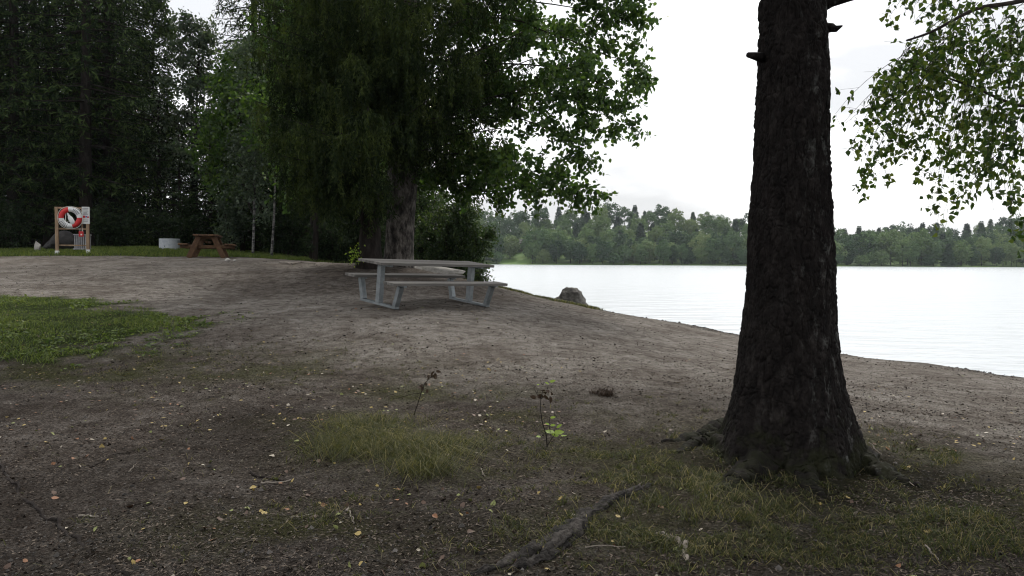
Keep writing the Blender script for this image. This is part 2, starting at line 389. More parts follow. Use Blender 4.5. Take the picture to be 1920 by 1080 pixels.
def axis(segs):
    out = []
    for a, b, st in segs: out.append(np.arange(a, b, st))
    return np.unique(np.round(np.concatenate(out), 4))
gx = axis([(-140, -50, 6), (-50, -22, .9), (-22, -6, .22), (-6, -4, .06), (-4, 4.4, .022), (4.4, 8, .07), (8, 16, .3), (16, 40, 3)])
gy = axis([(-60, -8, 4), (-8, 1.5, .4), (1.5, 2.4, .06), (2.4, 6.5, .022), (6.5, 10, .045), (10, 24, .1), (24, 36, .3), (36, 70, 1.2), (70, 200, 8)])
XX, YY = np.meshgrid(gx, gy); fx, fy = XX.ravel(), YY.ravel()
GZ = zg(fx, fy); GS = shore_dist(fx, fy)

def pixmask(x, y, z):
    """photo pixel of world points, used once to say where sand, soil and moss lie on the ground"""
    q = (np.stack([x, y, z], 1) - [0, 0, CAMH]) @ RN
    w = np.where(-q[:, 2] > .3, -q[:, 2], .3)
    return 960 + FPX * q[:, 0] / w, 540 - FPX * q[:, 1] / w

q3 = np.stack([fx, fy, 0 * fx], 1)
n1 = fbm(q3 * .55, 4, 3); n2 = fbm(q3 * 2.2, 4, 9)
def gauss(cx, cyy, r, ax=1.0, ang=0.0):
    dx, dy = fx - cx, fy - cyy; c, s = math.cos(ang), math.sin(ang)
    return np.exp(-(((dx * c + dy * s) / (r * ax)) ** 2 + ((-dx * s + dy * c) / r) ** 2))
# sand: paler trodden gravel towards the lake and along the track at the back
sand = smooth(5.6, 9.5, fy + .55 * fx + 1.2 * n1)
mound = gauss(-3.4, 17.0, 2.9, 1.5); sand = sand * (1 - .95 * mound)
track = smooth(19.5, 21.5, fy + .8 * n1) * (1 - smooth(24.2, 25.2, fy + .5 * n1)) * smooth(2.5, 5.5, -fx)
track = np.maximum(track, .8 * gauss(-8.0, 18.5, 2.4, 2.2) * (1 - mound)) * smooth(-.7, .2, n1 + .3)
moss = gauss(TRUNK[0], TRUNK[1] - .5, 1.2, 1.3) * smooth(-.5, .4, n2 + .1)
for (px, py, r, a) in ((740, 840, .45, 1.6), (1190, 890, .35, 1.3), (1250, 950, .5, 1.5), (1100, 1000, .4, 1.3), (300, 690, 1.0, 2.4), (120, 700, .8, 2), (1750, 850, .4, 2), (1850, 1000, .5, 1.5), (820, 740, .5, 2), (1000, 780, .35, 2), (1120, 860, .3, 1.6), (1200, 830, .35, 1.8), (1350, 990, .5, 1.4), (1650, 830, .25, 1.5), (1720, 900, .4, 1.5), (1600, 1010, .35, 1.5), (650, 790, .4, 1.6), (560, 1000, .35, 2), (900, 900, .3, 1.8)):
    c = g(px, py); moss = np.maximum(moss, .82 * gauss(c[0], c[1], r, a) * smooth(-.45, .35, n2))
lawn = np.maximum(gauss(-6.9, 11.0, 1.7, 1.6, -.15), gauss(-8.0, 9.8, 2.0, 1.8, -.1))
lawn = np.maximum(lawn, gauss(-8.8, 12.7, 1.35, 1.9, -.1))
lawn = np.maximum(lawn, smooth(25.0, 26.2, fy + .6 * n1) * smooth(5, 7, -fx))
n5 = fbm(q3 * 5.5, 3, 66); lawn = np.where(fy < 20, smooth(.36, .66, lawn + .30 * n2 + .30 * n5), smooth(.33, .62, lawn + .3 * n2))
humus_shade = np.clip(1.6 * gauss(TRUNK[0] + .1, TRUNK[1] - .55, .85, 1.35), 0, 1) * smooth(-.9, -.1, n2)  # soft shade before the trunk painted into the soil colour, with dark litter
humus_shade = np.maximum(humus_shade, .5 * smooth(.0, .5, n1) * (1 - smooth(6, 9, fy)))
bank = smooth(2.2, .6, GS) * smooth(14, 18, fy) * smooth(-2.6, -2.0, -fx + 0) * 0 + np.exp(-((GS - 1.0) / .9) ** 2) * smooth(17.5, 20, fy) * smooth(-1.5, 1.0, n2 * 1.5 + .6)
humus_shade = np.maximum(humus_shade, .4 * smooth(.7, .15, GS)); bank = bank * smooth(2.7, 2.2, fx); moss = np.clip(np.maximum(moss * (1 - .75 * humus_shade), .8 * bank), 0, 1)

nx_, ny_ = len(gx), len(gy)
i0 = (np.arange(ny_ - 1)[:, None] * nx_ + np.arange(nx_ - 1)[None]).ravel()
gm = MB(); gm.add(np.stack([fx, fy, GZ], 1), np.stack([i0, i0 + 1, i0 + 1 + nx_, i0 + nx_], 1))

def ground_mat():
    m, n, l, p = newmat('ground')
    t = n.new('ShaderNodeTexCoord')
    def N(s, d=5, r=.6):
        a = n.new('ShaderNodeTexNoise'); a.inputs['Scale'].default_value = s; a.inputs['Detail'].default_value = d; a.inputs['Roughness'].default_value = r
        l.new(t.outputs['Object'], a.inputs['Vector']); return a
    def mixc(f, a, b, mode='MIX', fac=None):
        x = n.new('ShaderNodeMix'); x.data_type = 'RGBA'; x.blend_type = mode
        if fac is not None: x.inputs[0].default_value = fac
        else: l.new(f, x.inputs[0])
        l.new(a, x.inputs[6]); l.new(b, x.inputs[7]); return x.outputs[2]
    def A(nm):
        a = n.new('ShaderNodeAttribute'); a.attribute_name = nm; return a.outputs['Fac']
    fine = N(55, 6, .75); mid = N(6, 6, .65); big = N(.9, 4, .6); grit = n.new('ShaderNodeTexVoronoi'); grit.inputs['Scale'].default_value = 95
    l.new(t.outputs['Object'], grit.inputs['Vector'])
    soil = ramp(n, [(.33, (.016, .0138, .012)), (.5, (.066, .057, .050)), (.67, (.155, .14, .127))]); l.new(fine.outputs['Fac'], soil.inputs['Fac'])
    sand_ = ramp(n, [(.32, (.066, .060, .054)), (.5, (.15, .138, .124)), (.68, (.28, .26, .238))]); l.new(fine.outputs['Fac'], sand_.inputs['Fac'])
    msk = n.new('ShaderNodeMath'); msk.operation = 'MULTIPLY_ADD'; msk.inputs[1].default_value = .9
    l.new(mid.outputs['Fac'], msk.inputs[0]); 
    m2 = n.new('ShaderNodeMath'); m2.operation = 'SUBTRACT'; l.new(A('sand'), m2.inputs[0]); m2.inputs[1].default_value = .45; l.new(m2.outputs[0], msk.inputs[2])
    msk.use_clamp = True
    c = mixc(msk.outputs[0], soil.outputs['Color'], sand_.outputs['Color'])
    tr_ = ramp(n, [(.28, (.10, .09, .08)), (.5, (.165, .15, .133)), (.72, (.24, .222, .20))]); l.new(fine.outputs['Fac'], tr_.inputs['Fac'])
    c = mixc(A('track'), c, tr_.outputs['Color'])
    patch = ramp(n, [(.36, (.64, .61, .59)), (.5, (.97, .95, .93)), (.64, (1.22, 1.22, 1.22))]); l.new(mid.outputs['Fac'], patch.inputs['Fac'])
    c = mixc(None, c, patch.outputs['Color'], 'MULTIPLY', 1.0)
    patch2 = ramp(n, [(.38, (.74, .71, .69)), (.6, (1.12, 1.12, 1.12))]); l.new(big.outputs['Fac'], patch2.inputs['Fac'])
    c = mixc(None, c, patch2.outputs['Color'], 'MULTIPLY', 1.0)
    gr = ramp(n, [(0, (.55, .55, .55)), (.5, (1.3, 1.3, 1.3))]); l.new(grit.outputs['Color'], gr.inputs['Fac'])
    c = mixc(None, c, gr.outputs['Color'], 'MULTIPLY', .8)
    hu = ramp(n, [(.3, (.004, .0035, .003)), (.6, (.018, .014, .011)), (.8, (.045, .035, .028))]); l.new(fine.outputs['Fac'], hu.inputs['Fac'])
    c = mixc(A('humus_shade'), c, hu.outputs['Color'])
    ms = ramp(n, [(.3, (.009, .011, .003)), (.5, (.034, .038, .010)), (.68, (.082, .082, .026))]); l.new(fine.outputs['Fac'], ms.inputs['Fac'])
    c = mixc(A('moss'), c, ms.outputs['Color'])
    lw = ramp(n, [(.3, (.012, .018, .005)), (.7, (.035, .05, .013))]); l.new(fine.outputs['Fac'], lw.inputs['Fac'])
    c = mixc(A('lawn'), c, lw.outputs['Color'])
    l.new(c, p.inputs['Base Color'])
    p.inputs['Roughness'].default_value = .95; p.inputs['Specular IOR Level'].default_value = .04
    add = n.new('ShaderNodeMath'); add.operation = 'MULTIPLY_ADD'; add.inputs[1].default_value = .6
    l.new(grit.outputs['Distance'], add.inputs[0]); l.new(fine.outputs['Fac'], add.inputs[2])
    b = n.new('ShaderNodeBump'); b.inputs['Strength'].default_value = 1.0; b.inputs['Distance'].default_value = .03
    l.new(add.outputs[0], b.inputs['Height']); l.new(b.outputs['Normal'], p.inputs['Normal'])
    return m
ground = gm.build('ground', ground_mat(), shade=True); tag(ground, kind='structure')
for nm, arr in (('sand', sand), ('moss', moss), ('lawn', lawn), ('humus_shade', humus_shade), ('track', track)):
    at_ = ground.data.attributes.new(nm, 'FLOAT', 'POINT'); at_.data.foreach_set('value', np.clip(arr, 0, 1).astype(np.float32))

# ------------------------------------------------------------------ water
def water_mat():
    m, n, l, p = newmat('water')
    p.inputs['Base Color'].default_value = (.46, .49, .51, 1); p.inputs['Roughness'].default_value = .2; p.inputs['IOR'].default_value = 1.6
    t = n.new('ShaderNodeTexCoord'); hs = []
    for sc, st, w in ((.55, (1, 2.2, 1), 1.0), (2.6, (.7, 2.0, 1), .16)):
        mpn = n.new('ShaderNodeMapping'); mpn.inputs['Scale'].default_value = st; mpn.inputs['Rotation'].default_value = (0, 0, rad(12))
        l.new(t.outputs['Object'], mpn.inputs['Vector'])
        a = n.new('ShaderNodeTexNoise'); a.inputs['Scale'].default_value = sc; a.inputs['Detail'].default_value = 4
        l.new(mpn.outputs['Vector'], a.inputs['Vector'])
        k = n.new('ShaderNodeMath'); k.operation = 'MULTIPLY'; k.inputs[1].default_value = w; l.new(a.outputs['Fac'], k.inputs[0]); hs.append(k)
    ad = n.new('ShaderNodeMath'); l.new(hs[0].outputs[0], ad.inputs[0]); l.new(hs[1].outputs[0], ad.inputs[1])
    b = n.new('ShaderNodeBump'); b.inputs['Strength'].default_value = .75; b.inputs['Distance'].default_value = .16
    l.new(ad.outputs[0], b.inputs['Height']); l.new(b.outputs['Normal'], p.inputs['Normal'])
    return m
wmb = MB(); wx = np.array([-900, -300, -60, 0, 60, 300, 900, 1600.]); wy = np.array([-200, -60, 0, 60, 200, 440, 700.])
WX, WY = np.meshgrid(wx, wy); i1 = (np.arange(6)[:, None] * 8 + np.arange(7)[None]).ravel()
wmb.add(np.stack([WX.ravel(), WY.ravel(), np.full(WX.size, WATER_Z)], 1), np.stack([i1, i1 + 1, i1 + 9, i1 + 8], 1))
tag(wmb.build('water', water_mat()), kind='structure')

# ------------------------------------------------------------------ far shore
def far_shore_y(x): return 432 + 10 * np.sin(x * .021 + 1) + 5 * np.sin(x * .07) - 18 * smooth(-10, 20, x) * (1 - smooth(35, 75, x)) - .03 * np.clip(x, 0, 400)
def far_z(x, y):
    d = y - far_shore_y(x); q = np.stack([np.asarray(x, float), np.asarray(y, float), 0 * np.asarray(x, float)], 1)
    ridge = 19 + 6 * np.sin(x * .017 + .6) - .022 * np.clip(x - 120, 0, 400)
    return WATER_Z + np.where(d < 0, d * .08, .5 + ridge * smooth(0, 120, d) + 1.5 * fbm(q * .03, 3, 77) * smooth(0, 25, d))
hx = np.concatenate([np.arange(-700, -160, 40), np.arange(-160, 520, 8), np.arange(520, 1000, 40.)]); hy = np.concatenate([np.arange(385, 600, 7), np.arange(600, 1500, 60.)])
HX, HY = np.meshgrid(hx, hy); hm = MB(); nh = len(hx)
i2 = (np.arange(len(hy) - 1)[:, None] * nh + np.arange(nh - 1)[None]).ravel()
hm.add(np.stack([HX.ravel(), HY.ravel(), far_z(HX.ravel(), HY.ravel())], 1), np.stack([i2, i2 + 1, i2 + 1 + nh, i2 + nh], 1))
M['hill'] = noise_mat('hill_grass', [(.3, (.03, .06, .015)), (.5, (.07, .13, .022)), (.7, (.11, .17, .035))], .05, 5, .9, 0)
tag(hm.build('hills', M['hill'], shade=True), kind='structure')

rng = np.random.default_rng(11)
def far_broadleaf(seed, h, w):
    r = np.random.default_rng(seed); mb = MB()
    tube(mb, [(0, 0, -1), (0, 0, h * .35), (.2, 0, h * .7)], [.28, .22, .08], 5, 1)
    nc = 64; th = r.uniform(0, 2 * math.pi, nc); u = r.uniform(-.95, 1, nc); rr = r.uniform(.62, 1.0, nc)
    sh = np.sqrt(np.clip(1 - u * u, 0, 1)) * np.where(u < -.3, .8, 1)
    C = np.stack([np.cos(th) * sh * w / 2 * rr, np.sin(th) * sh * w / 2 * rr, h * .55 + u * h * .45 * rr], 1)
    m = 34; N0 = unit(r.normal(size=(nc * m, 3)) + [0, 0, .25]); P = np.repeat(C, m, 0) + N0 * np.repeat(r.uniform(.10, .17, nc), m)[:, None] * w * r.uniform(.75, 1.05, (nc * m, 1)) * [1, 1, .85]
    ok = P[:, 2] > .3; P, N0 = P[ok], N0[ok]; k = len(P)
    cards(mb, P, r.normal(size=(k, 3)), N0 * 1.6 + r.normal(size=(k, 3)) * .45, r.uniform(.6, 1.15, k), r.uniform(.5, .95, k), LEAF6)
    return mb.mesh('broadleaf_tree', [M['far_leaf'], M['bark_dark']])
def far_conifer(seed, h, w):
    r = np.random.default_rng(seed); mb = MB()
    tube(mb, [(0, 0, -1), (0, 0, h * .5), (0, 0, h * .98)], [.22, .15, .02], 5, 1)
    k = 2000; t = r.uniform(0, 1, k) ** 1.25; t = np.round(t * 16) / 16 + r.uniform(-.018, .018, k)
    a = r.uniform(0, 2 * math.pi, k); rad_ = (1 - t) ** .85 * w / 2 * r.uniform(.3, 1.05, k) * (1 + .3 * np.sin(np.floor(t * 16) * 2.4 + a * 2 + seed)) * .9 + .1
    P = np.stack([np.cos(a) * rad_, np.sin(a) * rad_, h * (.1 + .9 * t) - rad_ * .25], 1)
    D = np.stack([np.cos(a), np.sin(a), np.full(k, -.35)], 1) + r.normal(size=(k, 3)) * .3
    cards(mb, P, D, np.stack([np.cos(a), np.sin(a), np.full(k, .6)], 1) + r.normal(size=(k, 3)) * .4, r.uniform(.8, 1.5, k), r.uniform(.6, 1.0, k))
    return mb.mesh('conifer_tree', [M['far_needle'], M['bark_dark']])
FB = [far_broadleaf(100 + i, h, w) for i, (h, w) in enumerate(((18, 11), (15, 10), (20, 12), (13, 11), (8, 9)))]
FC = [far_conifer(200 + i, h, w) for i, (h, w) in enumerate(((17, 8.5), (15, 7.5), (18, 9.5)))]
far_list = []
for row, (dy, sp) in enumerate(((4, 6.8), (12, 7.4), (24, 8.2), (40, 8.8), (60, 9.2), (84, 9.2), (112, 8.6))):
    x = -34.0
    while x < 318 + dy * .7:
        far_list.append((row, x + rng.uniform(-2, 2), dy + rng.uniform(-4, 4))); x += sp * rng.uniform(.85, 1.25)
kept = 0
for row, x, dy in far_list:
    y = float(far_shore_y(np.array([x]))[0]) + dy
    pxx = 960 + FPX * x / y
    if 944 < pxx < 986 and dy < 17: continue                       # the open lawn on the far shore
    z = float(far_z(np.array([x]), np.array([y]))[0])
    con = rng.random() < (.07, .10, .14, .20, .24, .30, .36)[row]
    me = FC[rng.integers(3)] if con else FB[rng.integers(4) if row else (rng.integers(5))]
    o = bpy.data.objects.new('conifer_tree' if con else 'broadleaf_tree', me); COL.objects.link(o)
    s = rng.uniform(.75, 1.15) * (.82 if row == 0 else 1.0); o.location = (x, y, z - .2); o.scale = (s * rng.uniform(.9, 1.15), s * rng.uniform(.9, 1.15), s); o.rotation_euler = (0, 0, rng.uniform(0, 6.28))
    if con: tag(o, 'dark pointed conifer in the hazy wood across the lake', 'conifer', 'conifers on the far shore')
    elif row == 0: tag(o, 'low rounded broadleaf tree at the water edge of the far shore', 'tree', 'broadleaf trees along the far waterline')
    else: tag(o, 'rounded broadleaf tree on the wooded slope across the lake', 'tree', 'broadleaf trees on the far slope')
    kept += 1
print('far trees', kept)

# small red house among the far trees
hp = np.array([3.5, 480.0]); hz = float(far_z(hp[:1], hp[1:])[0])
hs = empty('house', (hp[0], hp[1], hz), 'small dark red house half hidden among the far shore trees', 'house')
b = MB(); box(b, (0, 0, 1.2), (9, 7, 7.4)); b.build('wall', M['house_red'], hs)
b = MB(); b.add([(-5, -4, 4.8), (5, -4, 4.8), (5, 0, 7.6), (-5, 0, 7.6), (5, 4, 4.8), (-5, 4, 4.8), (-5, -4, 4.95), (5, -4, 4.95), (5, 0, 7.8), (-5, 0, 7.8), (5, 4, 4.95), (-5, 4, 4.95)],
      [[0, 1, 2, 3], [3, 2, 4, 5], [7, 6, 9, 8], [8, 9, 11, 10], [0, 6, 7, 1], [4, 10, 11, 5], [0, 3, 9, 6], [3, 5, 11, 9], [1, 7, 8, 2], [2, 8, 10, 4]]); b.build('roof', M['roof_dark'], hs)
for wx_ in (-2.6, 0, 2.6):
    b = MB(); box(b, (wx_, -3.53, 2.6), (1.3, .1, 1.5)); w_ = b.build('window', M['roof_dark'], hs)
    b = MB(); box(b, (wx_, -3.6, 2.6), (1.0, .06, 1.2)); b.build('pane', M['glass'], w_)

# ------------------------------------------------------------------ tree builders
def spruce(seed, H, base, R, whorl, nb, pend, sl, dens, r0, droop=.28, prof=.85, top_dens=None, tilt=(0, 0)):
    """returns (trunk, branches, crown) collectors of a Norway spruce with hanging twigs"""
    r = np.random.default_rng(seed); T, B, C = MB(), MB(), MB()
    zs = np.linspace(-.5, H, 24); wob = .06 * r.normal(size=2)
    ax = lambda z: np.array([wob[0] * math.sin(z * .5) + tilt[0] * z, wob[1] * math.sin(z * .4 + 1) + tilt[1] * z, z])
    tube(T, [ax(z) for z in zs], [r0 * (1 - max(z, 0) / H) ** .8 * (1 + .9 * math.exp(-max(z + .2, 0) * 2.2)) + .01 for z in zs], 12)
    z = base
    while z < H - .25:
        t = (z - base) / (H - base); Rl = R * (1 - t) ** prof * min(1, .72 + t * 2.2) + .2
        dn = dens if top_dens is None else dens + (top_dens - dens) * min(1, t * 1.6)
        for k in range(nb):
            a = r.uniform(0, 2 * math.pi) if nb < 4 else (k + r.uniform(-.35, .35)) * 2 * math.pi / nb + z * 2.4
            L = Rl * r.uniform(.7, 1.15); s = np.linspace(0, 1, 9); dr = droop * r.uniform(.6, 1.4)
            out = np.array([math.cos(a), math.sin(a), 0]); sd = np.array([-out[1], out[0], 0]); bend = r.normal() * .1
            P = ax(z + r.uniform(-.12, .12)) + out * (L * s)[:, None] + sd * (bend * L * s ** 2)[:, None]
            P[:, 2] += L * (.06 * s - dr * 1.5 * s ** 1.3 * (1 - .35 * s ** 2))
            tube(B, P, np.linspace(.010 + .011 * L, .006, 9), 5)
            nt = max(4, int(L / .11 * dn)); st = np.sqrt(r.uniform(.02, 1, nt))
            bp = np.stack([np.interp(st, s, P[:, q]) for q in range(3)], 1)
            side = np.where(r.random(nt) < .5, -1, 1)
            td = sd[None] * (side * r.uniform(.5, 1, nt))[:, None] + out[None] * r.uniform(.1, .8, nt)[:, None]; td[:, 2] += r.uniform(-.25, .1, nt)
            td = unit(td); tl = (.22 + .30 * L * (1 - st) * .55 + .12 * L * pend) * r.uniform(.6, 1.3, nt)
            m = np.clip((tl / (sl * .38)).astype(int), 2, 26); tot = m.sum()
            ti = np.repeat(np.arange(nt), m); u = r.random(tot)
            hang = pend * r.uniform(.5, 1.4, nt)
            pp = bp[ti] + td[ti] * (tl[ti] * u * (1 - .45 * pend))[:, None]; pp[:, 2] -= tl[ti] * hang[ti] * u ** 1.25
            dd = td[ti] * .7 + r.normal(size=(tot, 3)) * .55; dd[:, 2] -= hang[ti] * (.3 + u)
            cards(C, pp, dd, r.normal(size=(tot, 3)) + [0, 0, .5], sl * r.uniform(.6, 1.3, tot), sl * r.uniform(.14, .26, tot))
        z += whorl * r.uniform(.8, 1.2)
    return T, B, C

def twig_path(p0, d0, L, droop, r, n=4, wob=.18):
    P = [np.array(p0, float)]; d = unit(np.array(d0, float))
    for i in range(n):
        d = unit(d + r.normal(size=3) * wob + np.array([0, 0, -droop])); P.append(P[-1] + d * L / n)
    return np.array(P)

def leaves_on(C, pts, r, size, hang=.6, tmpl=LEAF6, wr=1.0, fold=.15):
    pts = np.concatenate(pts); k = len(pts)
    D = r.normal(size=(k, 3)) * .7; D[:, 2] -= hang
    cards(C, pts, D, r.normal(size=(k, 3)) + [0, 0, .5], size * r.uniform(.65, 1.2, k), size * wr * r.uniform(.75, 1.1, k), tmpl, fold)

def bough(B, pts, path, r0, r, nsub, sublen, ntw, nlf, twl=.4, droop=.05, s0=.15, spread=.05):
    """a limb with side branches and twigs; leaf points are appended to pts"""
    path = np.asarray(path, float); n = len(path); s = np.linspace(0, 1, n)
    fine = np.linspace(0, 1, 14); P = np.stack([np.interp(fine, s, path[:, q]) for q in range(3)], 1)
    for _ in range(2): P[1:-1] = (P[:-2] + P[1:-1] * 2 + P[2:]) / 4
    P[1:] += r.normal(size=(13, 3)) * .02
    tube(B, P, np.linspace(r0, max(.006, r0 * .12), 14), 6)
    tn = unit(np.gradient(P, axis=0))
    for k in range(nsub):
        u = s0 + (1 - s0) * (k + r.random()) / nsub; i = min(12, int(u * 13)); p = P[i] + (P[i + 1] - P[i]) * (u * 13 - i)
        d = unit(tn[i] * r.uniform(.3, .9) + unit(r.normal(size=3)) * .85); L = sublen * (1.05 - .55 * u) * r.uniform(.6, 1.25)
        Q = twig_path(p, d, L, droop, r, 5); tube(B, Q, np.linspace(max(.004, r0 * .28 * (1.1 - u)), .003, 6), 4, cap=False)
        for j in range(ntw):
            v = r.uniform(.2, 1); ii = min(4, int(v * 5)); q = Q[ii] + (Q[ii + 1] - Q[ii]) * (v * 5 - ii)
            W = twig_path(q, unit(Q[ii + 1] - Q[ii]) * .5 + r.normal(size=3) * .6, twl * r.uniform(.5, 1.3), droop * 1.5, r, 3)
            tube(B, W, [.003, .0025, .002, .0015], 3, cap=False)
            w = r.uniform(.1, 1.05, nlf) * 3; wi = np.clip(w.astype(int), 0, 2)
            pts.append(W[wi] + (W[wi + 1] - W[wi]) * (w - wi)[:, None] + r.normal(size=(nlf, 3)) * spread)

def plant_tree(name, loc, label, cat, T, B, C, mt, mbk, mc, group=None):
    o = empty(name, loc, label, cat, group)
    T.join(B, 1).build('trunk', [mt, mbk], o, shade=True)
    C.build('crown', mc, o)
    return o

# ------------------------------------------------------------------ big trunk in front
def bark_mat():
    m, n, l, p = newmat('rough_bark')
    t = n.new('ShaderNodeTexCoord'); mpn = n.new('ShaderNodeMapping'); mpn.inputs['Scale'].default_value = (1, 1, .45)
    l.new(t.outputs['Object'], mpn.inputs['Vector'])
    def N(s, d=6, r=.65, v=mpn):
        a = n.new('ShaderNodeTexNoise'); a.inputs['Scale'].default_value = s; a.inputs['Detail'].default_value = d; a.inputs['Roughness'].default_value = r
        l.new(v.outputs[0] if v is mpn else t.outputs['Object'], a.inputs['Vector']); return a
    a = N(16); base = ramp(n, [(.3, (.003, .0025, .0023)), (.55, (.010, .0082, .0075)), (.75, (.028, .024, .022))]); l.new(a.outputs['Fac'], base.inputs['Fac'])
    li = N(15, 8, .75); lr = ramp(n, [(.55, (0, 0, 0)), (.66, (1, 1, 1))]); l.new(li.outputs['Fac'], lr.inputs['Fac'])
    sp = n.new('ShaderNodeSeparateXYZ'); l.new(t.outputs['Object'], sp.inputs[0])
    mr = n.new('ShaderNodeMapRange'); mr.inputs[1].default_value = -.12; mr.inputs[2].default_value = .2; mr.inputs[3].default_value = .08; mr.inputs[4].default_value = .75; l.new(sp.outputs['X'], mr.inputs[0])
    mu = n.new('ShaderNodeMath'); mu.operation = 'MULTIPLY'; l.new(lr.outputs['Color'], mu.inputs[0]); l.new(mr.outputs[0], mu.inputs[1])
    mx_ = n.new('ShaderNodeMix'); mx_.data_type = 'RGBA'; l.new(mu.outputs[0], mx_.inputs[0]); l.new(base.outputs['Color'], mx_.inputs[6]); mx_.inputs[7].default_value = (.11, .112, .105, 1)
    mo = N(7, 5, .6, None); mr2 = n.new('ShaderNodeMapRange'); mr2.inputs[1].default_value = .75; mr2.inputs[2].default_value = -.05; mr2.inputs[3].default_value = 0; mr2.inputs[4].default_value = .5; l.new(sp.outputs['Z'], mr2.inputs[0])
    ad = n.new('ShaderNodeMath'); ad.operation = 'ADD'; l.new(mo.outputs['Fac'], ad.inputs[0]); l.new(mr2.outputs[0], ad.inputs[1])
    mrp = ramp(n, [(.84, (0, 0, 0)), (1.0, (.6, .6, .6))]); l.new(ad.outputs[0], mrp.inputs['Fac'])
    mm2 = n.new('ShaderNodeMix'); mm2.data_type = 'RGBA'; l.new(mrp.outputs['Color'], mm2.inputs[0]); l.new(mx_.outputs[2], mm2.inputs[6]); mm2.inputs[7].default_value = (.014, .016, .006, 1)
    l.new(mm2.outputs[2], p.inputs['Base Color']); p.inputs['Roughness'].default_value = .9; p.inputs['Specular IOR Level'].default_value = .1
    b = N(48, 5); bp = n.new('ShaderNodeBump'); bp.inputs['Strength'].default_value = .7; bp.inputs['Distance'].default_value = .015
    l.new(b.outputs['Fac'], bp.inputs['Height']); l.new(bp.outputs['Normal'], p.inputs['Normal'])
    return m
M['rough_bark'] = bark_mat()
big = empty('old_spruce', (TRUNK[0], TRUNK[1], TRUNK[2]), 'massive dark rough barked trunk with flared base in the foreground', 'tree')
PROF = [(-20, 1426, 1549), (0, 1425, 1549), (100, 1420, 1552), (200, 1416, 1553), (300, 1412, 1553), (400, 1405, 1555), (500, 1401, 1562), (600, 1393, 1565), (680, 1381, 1571), (720, 1372, 1578), (760, 1362, 1588), (800, 1350, 1600), (840, 1332, 1614), (880, 1316, 1628), (920, 1300, 1640), (960, 1290, 1650)]
pz, pc, pr = [], [], []
for py, a, b_ in PROF:
    A_, B_ = at(a, py, 5.2), at(b_, py, 5.2); pz.append((A_[2] + B_[2]) / 2); pc.append((A_[0] + B_[0]) / 2); pr.append((B_[0] - A_[0]) / 2)
pz, pc, pr = map(np.array, (pz[::-1], pc[::-1], pr[::-1]))
HT = 17.0
zz = np.concatenate([np.linspace(pz[0], 3.3, 700), np.linspace(3.4, HT, 60)]); na = 420
rz = np.where(zz <= pz[-1], np.interp(zz, pz, pr), pr[-1] * np.clip(1 - (zz - pz[-1]) / (HT - pz[-1]), 0.02, 1) ** .85)
cz = np.interp(zz, pz, pc)
aa = np.arange(na) * 2 * math.pi / na; AA, ZZ = np.meshgrid(aa, zz); RR = np.repeat(rz[:, None], na, 1)
flare = np.clip((RR - .33) / .25, 0, 1.2)
butt = .5 + .5 * np.cos(AA * 5 + .6 + .4 * np.sin(ZZ * 2)) * 1.0 + .25 * np.cos(AA * 3 + 2)
RR = RR * (1 + flare * (.26 * (butt - .75)))
q = np.stack([np.cos(AA) * RR, np.sin(AA) * RR, ZZ], -1).reshape(-1, 3)
d1, d2 = worley(q * [20, 20, 5.5] + fbm(q * 9, 2, 8)[:, None] * .9, 3)
e1, e2 = worley(q * [48, 48, 15] + fbm(q * 20, 2, 18)[:, None] * .8, 13)
pl = smooth(.02, .30, d2 - d1); pl2 = smooth(.02, .28, e2 - e1)
disp = (.011 * (pl - .6) + .006 * (pl2 - .6) + .022 * fbm(q * [4, 4, 2], 3, 61) + .010 * fbm(q * [18, 18, 9], 3, 62) ).reshape(RR.shape)
RR = RR - .013 + disp * np.where(ZZ > 3.4, .5, 1)
V = np.stack([cz[:, None] + np.cos(AA) * RR, TRUNK[1] + np.sin(AA) * RR, ZZ], -1).reshape(-1, 3)
tm = MB(); i3 = np.arange(len(zz) - 1)[:, None] * na; j3 = np.arange(na)[None]; k3 = (j3 + 1) % na
tm.add(V - np.array(big.location), np.stack([i3 + j3, i3 + k3, i3 + na + k3, i3 + na + j3], -1).reshape(-1, 4))
TB = np.array(big.location)
# broken branch stubs
for pts_, r_ in (([(1428, 108, 5.15), (1415, 105, 5.1), (1403, 103, 5.05)], [.035, .026, .018]),
                 ([(1545, 53, 5.2), (1560, 52, 5.15), (1568, 54, 5.12), (1580, 48, 5.1)], [.04, .03, .022, .004]),
                 ([(1535, 14, 5.2), (1560, 5, 5.15), (1590, -3, 5.1), (1660, -20, 5.0)], [.05, .03, .024, .012])):
    b = MB(); tube(b, [at(*p) - TB for p in pts_], r_, 8); b.build('branch_stub', M['rough_bark'], big, shade=True)
_, Bs, Cs = spruce(5, 17.2, 5.3, 5.2, .45, 7, .5, .2, 1.0, .2, top_dens=.4, droop=.10)
off = np.array([cz[-1] * 0 + np.interp(4, zz, cz), TRUNK[1], 0]) - TB
for c in (Bs, Cs): c.v = [v + off for v in c.v]
tm.join(Bs, 1).build('trunk', [M['rough_bark'], M['bark_dark']], big, shade=True); Cs.build('crown', M['spruce'], big)

